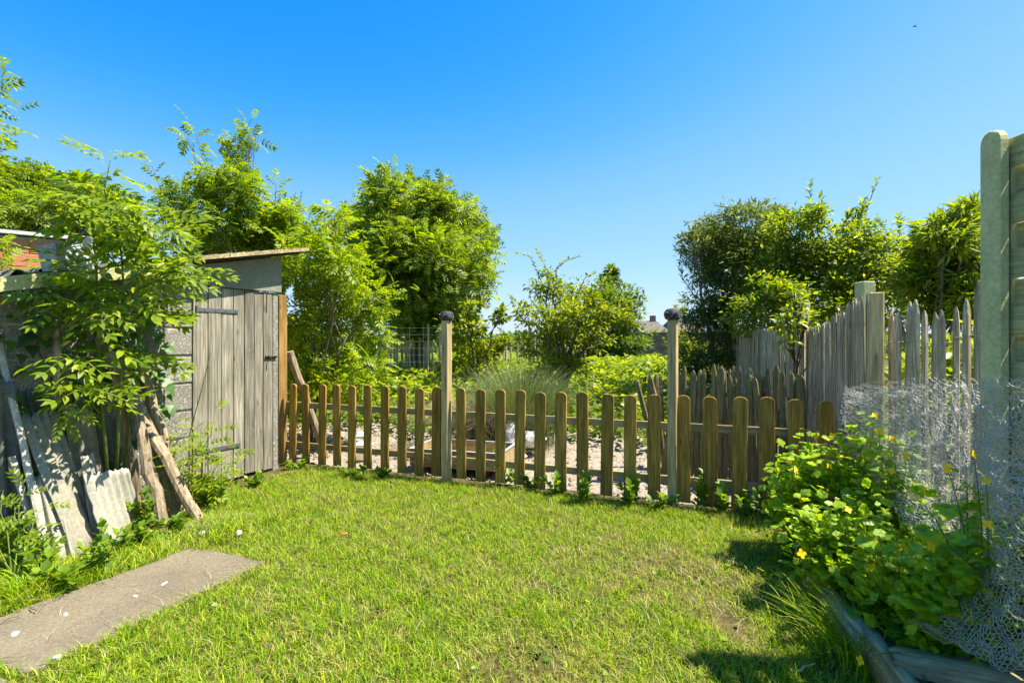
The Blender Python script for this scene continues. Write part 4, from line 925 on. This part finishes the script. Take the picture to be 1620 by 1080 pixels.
# extra single flowers: stems standing free in the wire
def tuft(name, base, n, h, wd_, lean, m_, label, cat, r=.05, kind=None, straw=None):
    x = base.x+rng.normal(size=n)*r; y = base.y+rng.normal(size=n)*r; az = np.arctan2(y-base.y, x-base.x)+rng.normal(size=n)*.5
    o = blades(name, x-base.x, y-base.y, np.zeros(n), rng.uniform(h[0], h[1], n), rng.uniform(wd_[0], wd_[1], n), rng.uniform(lean[0], lean[1], n), m_, seg=5, az=az, attrs={'dry': (rng.random(n) < .06)*.9})
    o.location = base; return tag(o, label, cat)
tuft('grass_tuft', G(1370, 1040, .0), 900, (.12, .32), (.003, .006), (.4, 1.1), M_blade, 'tuft of long dark grass blades against the near bed timber', 'grass tuft', r=.09)
tuft('grass_tuft', G(1300, 965, .0), 420, (.08, .2), (.003, .005), (.4, 1.1), M_blade, 'tuft of long grass beside the far bed timber', 'grass tuft', r=.07)
tuft('grass_tuft', G(60, 935), 500, (.08, .2), (.004, .007), (.5, 1.1), M_blade, 'grass tuft at the foot of the long whitish pole', 'grass tuft', r=.09)
e = empty('ornamental_grass', G(822, 704), 'large fountain of fine grey green grass behind the picket fence', 'ornamental grass'); b = G(822, 704)
n = 4200; r_ = .16; x = rng.normal(size=n)*r_; y = rng.normal(size=n)*r_; az = np.arctan2(y, x)+rng.normal(size=n)*.35
blades('blades', x, y, np.zeros(n), rng.uniform(.7, 1.3, n), rng.uniform(.004, .007, n), rng.uniform(.05, .95, n)**1., L_reed, seg=6, az=az, parent=e)
n = 2600; a = rng.normal(size=n)*.9+math.pi*1.1; x = rng.normal(size=n)*.18; y = rng.normal(size=n)*.15
blades('dead_thatch', x-.42, y-.15, rng.uniform(.08, .3, n), rng.uniform(.35, .75, n), rng.uniform(.004, .007, n), rng.uniform(1.2, 1.9, n), L_straw, seg=5, az=a, parent=e)

# weeds along the fence foot, nettles by the posts
def weed(base, h, nst, label, m_=L_weed, sz=.07, tm=TSW, cat='weed', name='nettle_plant', spread=.12):
    e = empty(name, base, label, cat); lines = []
    for k in range(nst):
        tp = base+Vector((random.uniform(-1, 1)*spread, random.uniform(-1, .6)*spread, h*random.uniform(.5, 1))); lines.append(curve_pts(base+Vector((random.uniform(-.04,.04), random.uniform(-.03,.03), 0)), tp, .02, 4, .05))
    (V, Fc), q = shoots(lines, 12, tm, (sz*.6, sz*1.1), .004); link('leaves', npmesh('leaves', V-np.array(base), Fc, m_, True), e); q.build('stem', M_green, e, M=T(-base)); return e
for px, py, h, k, lab in ((765, 752, .22, 5, 'dusty nettle at the foot of the picket right of the tall left post'), (805, 768, .2, 4, 'nettle sprig at the pickets above the middle of the grass'), (842, 776, .16, 4, 'small weed between the pickets right of centre'), (880, 786, .2, 4, 'weed sprig in front of the pickets below the ornamental grass'),
                         (925, 795, .24, 5, 'nettle between two pickets halfway to the tall right post'), (1000, 800, .25, 6, 'bushy nettle two pickets left of the tall right post'), (1045, 805, .16, 4, 'low weeds just left of the metal shoe of the post'), (1108, 806, .34, 7, 'tall broad leaved nettle right of the metal shoed post'),
                         (1140, 812, .22, 6, 'dark nettle in shade under the second picket right of the post'), (1185, 818, .2, 6, 'low nettle patch near the last pickets before the bed'), (1225, 820, .3, 8, 'whitish leaved nettle at the corner of the flower bed'), (470, 742, .12, 4, 'low weed at the foot of the brown end post'), (560, 752, .1, 4, 'small weed before the fifth picket'), (600, 760, .1, 4, 'small weed before the seventh picket')):
    weed(G(px, py), h, k, lab)
for px, py, h, k, lab in ((25, 905, .35, 9, 'lush nettle clump in front of the orange crate'), (60, 915, .22, 7, 'leafy weed at the foot of the pale mossy sheet'), (160, 905, .28, 6, 'slender weed in front of the bright sheet'), (232, 838, .28, 7, 'green weed between the bright sheet and the logs'), (205, 868, .16, 6, 'low weed in front of the bright sheet corner'),
                         (275, 842, .12, 5, 'tiny weed by the log feet'), (330, 800, .14, 5, 'small weed at the end of the thickest log'), (110, 925, .12, 6, 'low verge weed beside the brick fragment'), (400, 770, .12, 5, 'low weed under the right half of the shed door'), (350, 785, .16, 6, 'weed under the middle of the shed door')):
    weed(G(px, py), h, k, lab, sz=.065)

# ------------------------------------------------------------------ nettle field and mounds
n = 90000; xx = rng.uniform(-9, 9, n); yy = rng.uniform(6.0, 24, n)**1.0
front = 7.6-.28*xx+.35*np.sin(xx*2.1)
ok = (yy > front) & (np.abs(xx) < yy*1.1) & (xx < 3.1+.15*(yy-6)); xx, yy, fr_ = xx[ok], yy[ok], front[ok]; n = len(xx)
hgt = np.clip((yy-fr_)*.9, .12, 1)*(.55+.12*nwob(xx*.8, yy*.8)+.0)+.22*np.clip((yy-9)/4, 0, 1)+.3*np.exp(-((xx-1.85)**2+(yy-11.5)**2)/1.2)+.22*np.exp(-((xx-3.3)**2+(yy-12.8)**2)/.8)
z = hgt*(1-rng.random(n)**2.5*.9)
D = rng.normal(size=(n, 3)); D[:, 2] *= .4; Nn = rng.normal(size=(n, 3))*.45+np.array([0, 0, 1.])
V, Fc = cloud(TSW, np.stack([xx, yy, z], 1), D, Nn, rng.uniform(.07, .15, n))
tag(link('nettle_field', npmesh('nettle_field', V, Fc, L_nettle)), 'dense bright green nettles covering the ground beyond the sandy run', 'nettles', kind='stuff')
n = 1500; xx = rng.uniform(-3.6, 3.1, n); yy = 7.2-.28*xx+.35*np.sin(xx*2.1)+rng.uniform(-.5, .6, n)
V, Fc = cloud(TSW, np.stack([xx, yy, rng.uniform(.02, .4, n)], 1), rng.normal(size=(n, 3)), rng.normal(size=(n, 3))*.4+np.array([0, -.2, 1.]), rng.uniform(.06, .13, n))
tag(link('nettle_edge', npmesh('nettle_edge', V, Fc, L_dark)), 'darker low weeds fringing the back of the sandy run', 'weeds', kind='stuff')

# ------------------------------------------------------------------ trees and bushes
tree('ash_tree', W(655, 540, 13) - Vector((0,0,CAMZ)), blobpx([(640,330,55),(600,375,55),(690,340,45),(700,415,58),(625,440,60),(745,375,28),(665,480,52),(735,455,38),(590,325,28),(570,420,38),(750,340,16),(655,400,60),(700,300,20),(610,295,20),(760,420,20),(690,500,35)], 13, 1.2), 11000, TP1, (.22, .4), L_ashd, 'large rounded ash tree, the tallest tree left of centre', 'tree', .16, 3, 16, .25, stemspread=.25, twig_r=.02)
ex = shoots([wl([(870,480),(850,430),(838,405),(815,400)], 9), wl([(880,470),(880,425),(895,412),(915,406)], 9), wl([(930,480),(955,450),(972,420)], 9.1), wl([(840,520),(815,490),(808,470)], 8.9), wl([(940,500),(980,470),(1000,480)], 9), wl([(870,470),(862,420),(850,398)], 9), wl([(900,500),(925,440),(940,432)], 9), wl([(860,560),(800,545),(790,520)], 8.8)], 26, TS1, (.06, .1), .012)
tree('small_fruit_tree', W(880, 540, 9) - Vector((0,0,CAMZ)), blobpx([(866,455,22),(905,468,28),(850,500,28),(920,505,32),(885,545,34),(958,500,18),(940,475,16),(835,545,18),(895,495,22),(860,580,24),(905,582,24),(868,430,12),(930,545,18),(955,535,16),(965,490,18),(985,510,16),(890,520,26)], 9, .6), 7000, TS1, (.06, .11), L_apple, 'small spiky fruit tree in the centre behind the ornamental grass', 'tree', .06, 3, 12, .34, stemspread=.15, twig_r=.01, extra=ex, hollow=.4)
tree('dark_bush', W(975, 540, 15) - Vector((0,0,CAMZ)), blobpx([(960,480,40),(985,525,32),(940,530,40),(1000,550,22),(950,570,40),(1010,570,14),(985,485,16)], 15, .8), 6000, TS1, (.12, .2), L_dark, 'dark dense bush behind the right side of the fruit tree', 'bush', .1, 2, 16, .28, twig_r=.02)
tree('poplar', W(964, 540, 24) - Vector((0,0,CAMZ)), blobpx([(964,430,9),(963,445,12),(962,465,13),(964,490,15),(845,470,12),(846,490,14)][:4], 24, .3), 1500, TS1, (.2, .3), L_dark, 'narrow dark poplar tip rising far behind the fruit tree', 'tree', .1, 1, 20, .3, twig_r=.02)
tree('shrub', W(745, 540, 10) - Vector((0,0,CAMZ)), blobpx([(735,515,28),(755,555,32),(790,500,14),(725,590,28),(770,590,25),(750,490,16),(795,545,14)], 10, .5), 4200, TS2, (.07, .13), L_apple, 'light green shrub just right of the tall left post', 'bush', .04, 4, 14, .3)
tree('young_ash', W(490, 540, 6.6) - Vector((0,0,CAMZ)), blobpx([(498,360,22),(515,400,34),(480,440,38),(545,460,34),(515,500,40),(590,475,24),(465,500,30),(560,530,38),(490,570,38),(585,575,24),(525,350,14),(540,600,30),(470,620,30),(605,545,14),(455,400,18),(535,420,25)], 6.6, .45), 2300, TP2, (.15, .25), L_ashy, 'yellow green young ash thicket between the shed and the ash tree', 'tree', .025, 5, 14, .3, stemspread=.25)
ex = shoots([wl([(345,420),(345,300),(372,240),(398,188)], 7.2), wl([(312,420),(305,340),(330,262),(302,195)], 7.0), wl([(437,420),(434,340),(437,288)], 7.1), wl([(255,380),(262,320),(240,262)], 6.6)], 16, TP2, (.16, .26))
tree('slender_ash', W(345, 540, 7.2) - Vector((0,0,CAMZ)), blobpx([(378,232,16),(402,215,11),(345,275,26),(305,222,9),(300,320,28),(372,300,26),(350,350,38),(325,285,16),(270,320,16),(310,380,34),(395,330,22),(390,270,12)], 7.1, .4), 1500, TP2, (.15, .24), L_ash, 'slender open ash with wispy shoots against the sky behind the shed', 'tree', .022, 4, 12, .32, stemspread=.3, extra=ex)
tree('slender_ash', W(430, 540, 7.6) - Vector((0,0,CAMZ)), blobpx([(430,335,20),(415,375,34),(455,355,20),(440,400,38),(400,400,30),(462,330,10)], 7.4, .4), 1300, TP2, (.15, .25), L_ashy, 'lower bright ash shoots just above the right end of the shed roof', 'tree', .022, 3, 12, .3, stemspread=.3)
tree('garden_tree', W(-20, 540, 10.5) - Vector((0,0,CAMZ)), blobpx([(40,305,42),(90,305,34),(-10,310,50),(130,325,36),(190,345,30),(60,350,40),(150,365,30),(220,370,24),(10,350,30)], 10.5, .8), 5500, TP1, (.2, .34), L_ashd, 'rounded green tree behind the orange brick outbuilding', 'tree', .14, 2, 14, .28, stemspread=.2)
tree('elder_bush', W(20, 540, 5.6) - Vector((0,0,CAMZ)), blobpx([(10,418,12),(38,425,12),(-20,390,26),(-35,430,30),(22,432,8)], 5.6, .15), 120, TP2, (.14, .22), L_ashy, 'sunlit elder twigs in front of the orange bricks', 'bush', .02, 3, 12, .35)
tree('overhanging_tree', Vector((-5.4, 4.3, 0)), [(W(-25, 120, 4.2), .12), (W(-60, 150, 4.3), .3), (W(-110, 210, 4.3), .4), (W(-170, 120, 4.2), .5), (W(-160, 300, 4.3), .5)], 330, TP2, (.14, .22), L_ash, 'leafy twig tips entering at the upper left edge of the photo', 'tree', .05, 1, 10, .3)
# right-hand bushes
ex = shoots([wl([(1115,420),(1090,400),(1070,395)], 8.6), wl([(1140,340),(1120,345),(1088,352)], 8.6), wl([(1180,330),(1150,328),(1135,325)], 8.6), wl([(1100,470),(1080,440),(1075,420)], 8.6)], 14, TSN, (.1, .16))
tree('willow_bush', W(1150, 540, 8.8) - Vector((0,0,CAMZ)), blobpx([(1135,375,38),(1115,425,34),(1150,465,48),(1185,360,38),(1120,500,32),(1200,420,55),(1140,540,42),(1175,560,36),(1095,385,18),(1160,400,50),(1125,580,34),(1165,610,30),(1220,350,26)], 8.8, .6), 26000, TSN, (.08, .14), L_willow, 'dark narrow leaved bush, leftmost of the tall bushes behind the paling fence', 'bush', .08, 3, 18, .3, stemspread=.3, extra=ex)
ex = shoots([wl([(1283,380),(1283,330),(1281,290)], 7.4), wl([(1300,370),(1302,335),(1297,308)], 7.2), wl([(1365,380),(1370,335),(1388,285)], 7.2), wl([(1355,380),(1362,340),(1366,318)], 7.3), wl([(1420,400),(1424,368),(1422,342)], 7.2), wl([(1330,370),(1340,345),(1345,335)], 7.2)], 24, TS1, (.07, .12), .01)
tree('privet_bush', W(1290, 540, 7.4) - Vector((0,0,CAMZ)), blobpx([(1250,365,34),(1300,385,40),(1200,500,40),(1235,440,50),(1350,385,36),(1400,400,34),(1330,440,55),(1415,440,45),(1270,420,50),(1280,345,18),(1370,430,50),(1210,470,40),(1320,480,40),(1400,480,40),(1260,490,40),(1440,395,28),(1230,350,22),(1450,420,30),(1460,460,34),(1300,345,22),(1340,350,20)], 7.4, .5), 26000, TS1, (.05, .09), L_mid, 'broad sunlit bush with upright shoots in the middle behind the paling fence', 'bush', .06, 4, 18, .3, stemspread=.4, extra=ex)
tree('buddleia_bush', W(1510, 540, 5.2) - Vector((0,0,CAMZ)), blobpx([(1500,370,34),(1530,350,26),(1520,425,42),(1480,430,26),(1548,395,24),(1550,470,40),(1490,480,34),(1465,395,22),(1455,440,26),(1520,330,10),(1550,325,12)], 5.2, .35), 6500, TSN, (.08, .15), L_mid, 'buddleia with long leaves and faded blooms left of the tall concrete post', 'bush', .04, 4, 16, .32, stemspread=.2)
tree('golden_shrub', W(1262, 540, 5.45) - Vector((0,0,CAMZ)), blobpx([(1250,500,14),(1262,480,10),(1245,520,14),(1275,505,10),(1256,460,6),(1278,465,5),(1300,520,8),(1248,545,9)], 5.2, .1), 330, TS2, (.05, .085), L_yellow, 'small golden leaved shrub leaning over the paling fence', 'shrub', .012, 2, 16, .45)
tree('sunlit_bush', W(1500, 540, 3.9) - Vector((0,0,CAMZ)), blobpx([(1530,560,40),(1480,590,36),(1560,610,50),(1440,610,30),(1510,660,50),(1545,520,14),(1590,580,40)], 3.9, .2), 1500, TS2, (.07, .13), L_yellow, 'bright sunlit leaves seen through the near paling fence', 'bush', .015, 3, 14, .35)
tree('hedge_shrub', W(1085, 540, 11) - Vector((0,0,CAMZ)), blobpx([(1085,555,20),(1100,580,25),(1078,530,10),(1080,490,7),(1085,475,5),(1110,560,20),(1075,590,20)], 11, .4), 1500, TS1, (.1, .16), L_apple, 'small light shrub just right of the tall right post', 'bush', .03, 2, 12, .35)
# ------------------------------------------------------------------ distant fences, wall and houses
def mesh_fence(x0, x1, Y0, Y1, zt, label, posts, dz=.15, dx=.3):
    a, b = W(x0, 540, Y0), W(x1, 540, Y1); a.z = b.z = 0; e = empty('wire_mesh_fence', a, label, 'fence'); q = MB(); L = (b-a).length
    z = .15
    while z <= zt+.01: q.tube([a+Vector((0,0,z)), b+Vector((0,0,z))], .004, 4, False); z += dz
    for i in range(int(L/dx)+1): p = a.lerp(b, min(1, i*dx/L)); q.tube([p, p+Vector((0,0,zt))], .0035, 4, False)
    q.build('mesh_wires', M_wire, e, M=T(-a))
    for px, rr_, tl in posts:
        f = (px-x0)/(x1-x0); p = a.lerp(b, f); q = MB(); q.tube([p-Vector((0,0,.05)), p+Vector((tl, 0, zt+.04))], rr_, 8); q.build('post', M_pale, e, M=T(-a))
    return e
mesh_fence(560, 712, 11.2, 11.4, 1.7, 'wire mesh fence with split posts in front of the ash tree trunk', ((622, .06, -.14), (697, .05, 0.), (677, .02, 0)))
mesh_fence(770, 860, 13, 13.2, 1.45, 'lower wire mesh fence seen between the shrub and the fruit tree', ((800, .03, 0), (845, .04, 0)))
plf = [pale_me('pale', .07, 1.5, M_pale, 60+i) for i in range(4)]
a, b = W(575, 540, 12), W(700, 540, 12.4); a.z = b.z = 0
paling([a, b], [1.45, 1.4], .1, plf, 1.5, 'old grey board fence behind the wire mesh on the left', (), jit=.06)
a, b = W(780, 540, 14.5), W(905, 540, 15); a.z = b.z = 0
paling([a, b], [1.5, 1.5], .16, plf, 1.5, 'dark weathered board fence far behind the fruit tree', (), jit=.02)
e = empty('garden_wall', (W(1005, 540, 24).x, 24, 0), 'long brown garden wall below the distant roofs', 'wall'); q = MB(); q.box((3.5, 0, .86), (8, .25, 1.72)); q.build('brickwork', M_brickd, e); q = MB(); q.box((3.5, 0, 1.75), (8.1, .33, .05)); q.build('coping', M_tile, e)
def house(px0, px1, Y, ez, rz_, label, d=7):
    a, b = W(px0, 540, Y), W(px1, 540, Y); w_ = b.x-a.x; e = empty('house', ((a.x+b.x)/2, Y, 0), label, 'house'); q = MB(); q.box((0, d/2, ez/2), (w_, d, ez)); q.build('wall', M_brickd, e)
    q = MB(); h = w_/2+.3; q.add([(-h,-.4,ez-.1),(h,-.4,ez-.1),(h-.9,d/2,rz_),(-h+.9,d/2,rz_),(h,d+.4,ez-.1),(-h,d+.4,ez-.1)], [(0,1,2,3),(2,4,5,3),(0,3,5),(1,4,2),(0,5,4,1)]); rf_ = q.build('roof', M_tile, e)
    q = MB(); q.box((w_*.2, d/2, rz_+.15), (.6, .6, 1.)); q.build('chimney', M_brickd, rf_)
    for x in (-w_*.25, w_*.25):
        q = MB(); q.box((x, -.02, ez*.55), (1.2, .06, 1.1)); wi = q.build('window', M_white, e); q = MB(); q.box((x, -.06, ez*.55), (1.0, .03, .9)); q.build('pane', M_glass, wi)
    return e
house(1012, 1060, 60, 2.3, 3.9, 'distant brown hipped roof house seen between the tall right post and the fruit tree')
house(1062, 1115, 70, 2.6, 4.3, 'distant low house partly hidden behind the right bushes')
n = 14000; xx = rng.uniform(-60, 60, n); yy = 42+rng.normal(size=n)*2
top = 1.7+.5*np.abs(nwob(xx*.15, yy*0)); zz_ = top*rng.random(n)**.6
V, Fc = cloud(TS1, np.stack([xx, yy, zz_], 1), rng.normal(size=(n, 3)), rng.normal(size=(n, 3)), rng.uniform(.4, .7, n))
tag(link('far_hedgerow', npmesh('far_hedgerow', V, Fc, L_dark)), 'low dark hedgerow at the end of the gardens', 'hedge', kind='stuff')
# bird
q = MB(); c = W(1447, 42, 30); q.tube([c+Vector((-.12,0,0)), c+Vector((-.04,0,.01)), c+Vector((.06,0,.0)), c+Vector((.13,0,-.01))], [.01, .035, .035, .005], 8)
q.add([c, c+Vector((.05,0,.02)), c+Vector((.0,-.22,.09)), c+Vector((.0,.22,.09))], [(0,1,2),(0,3,1)]); tag(q.build('bird', M_bird), 'tiny dark bird high in the blue sky', 'bird')
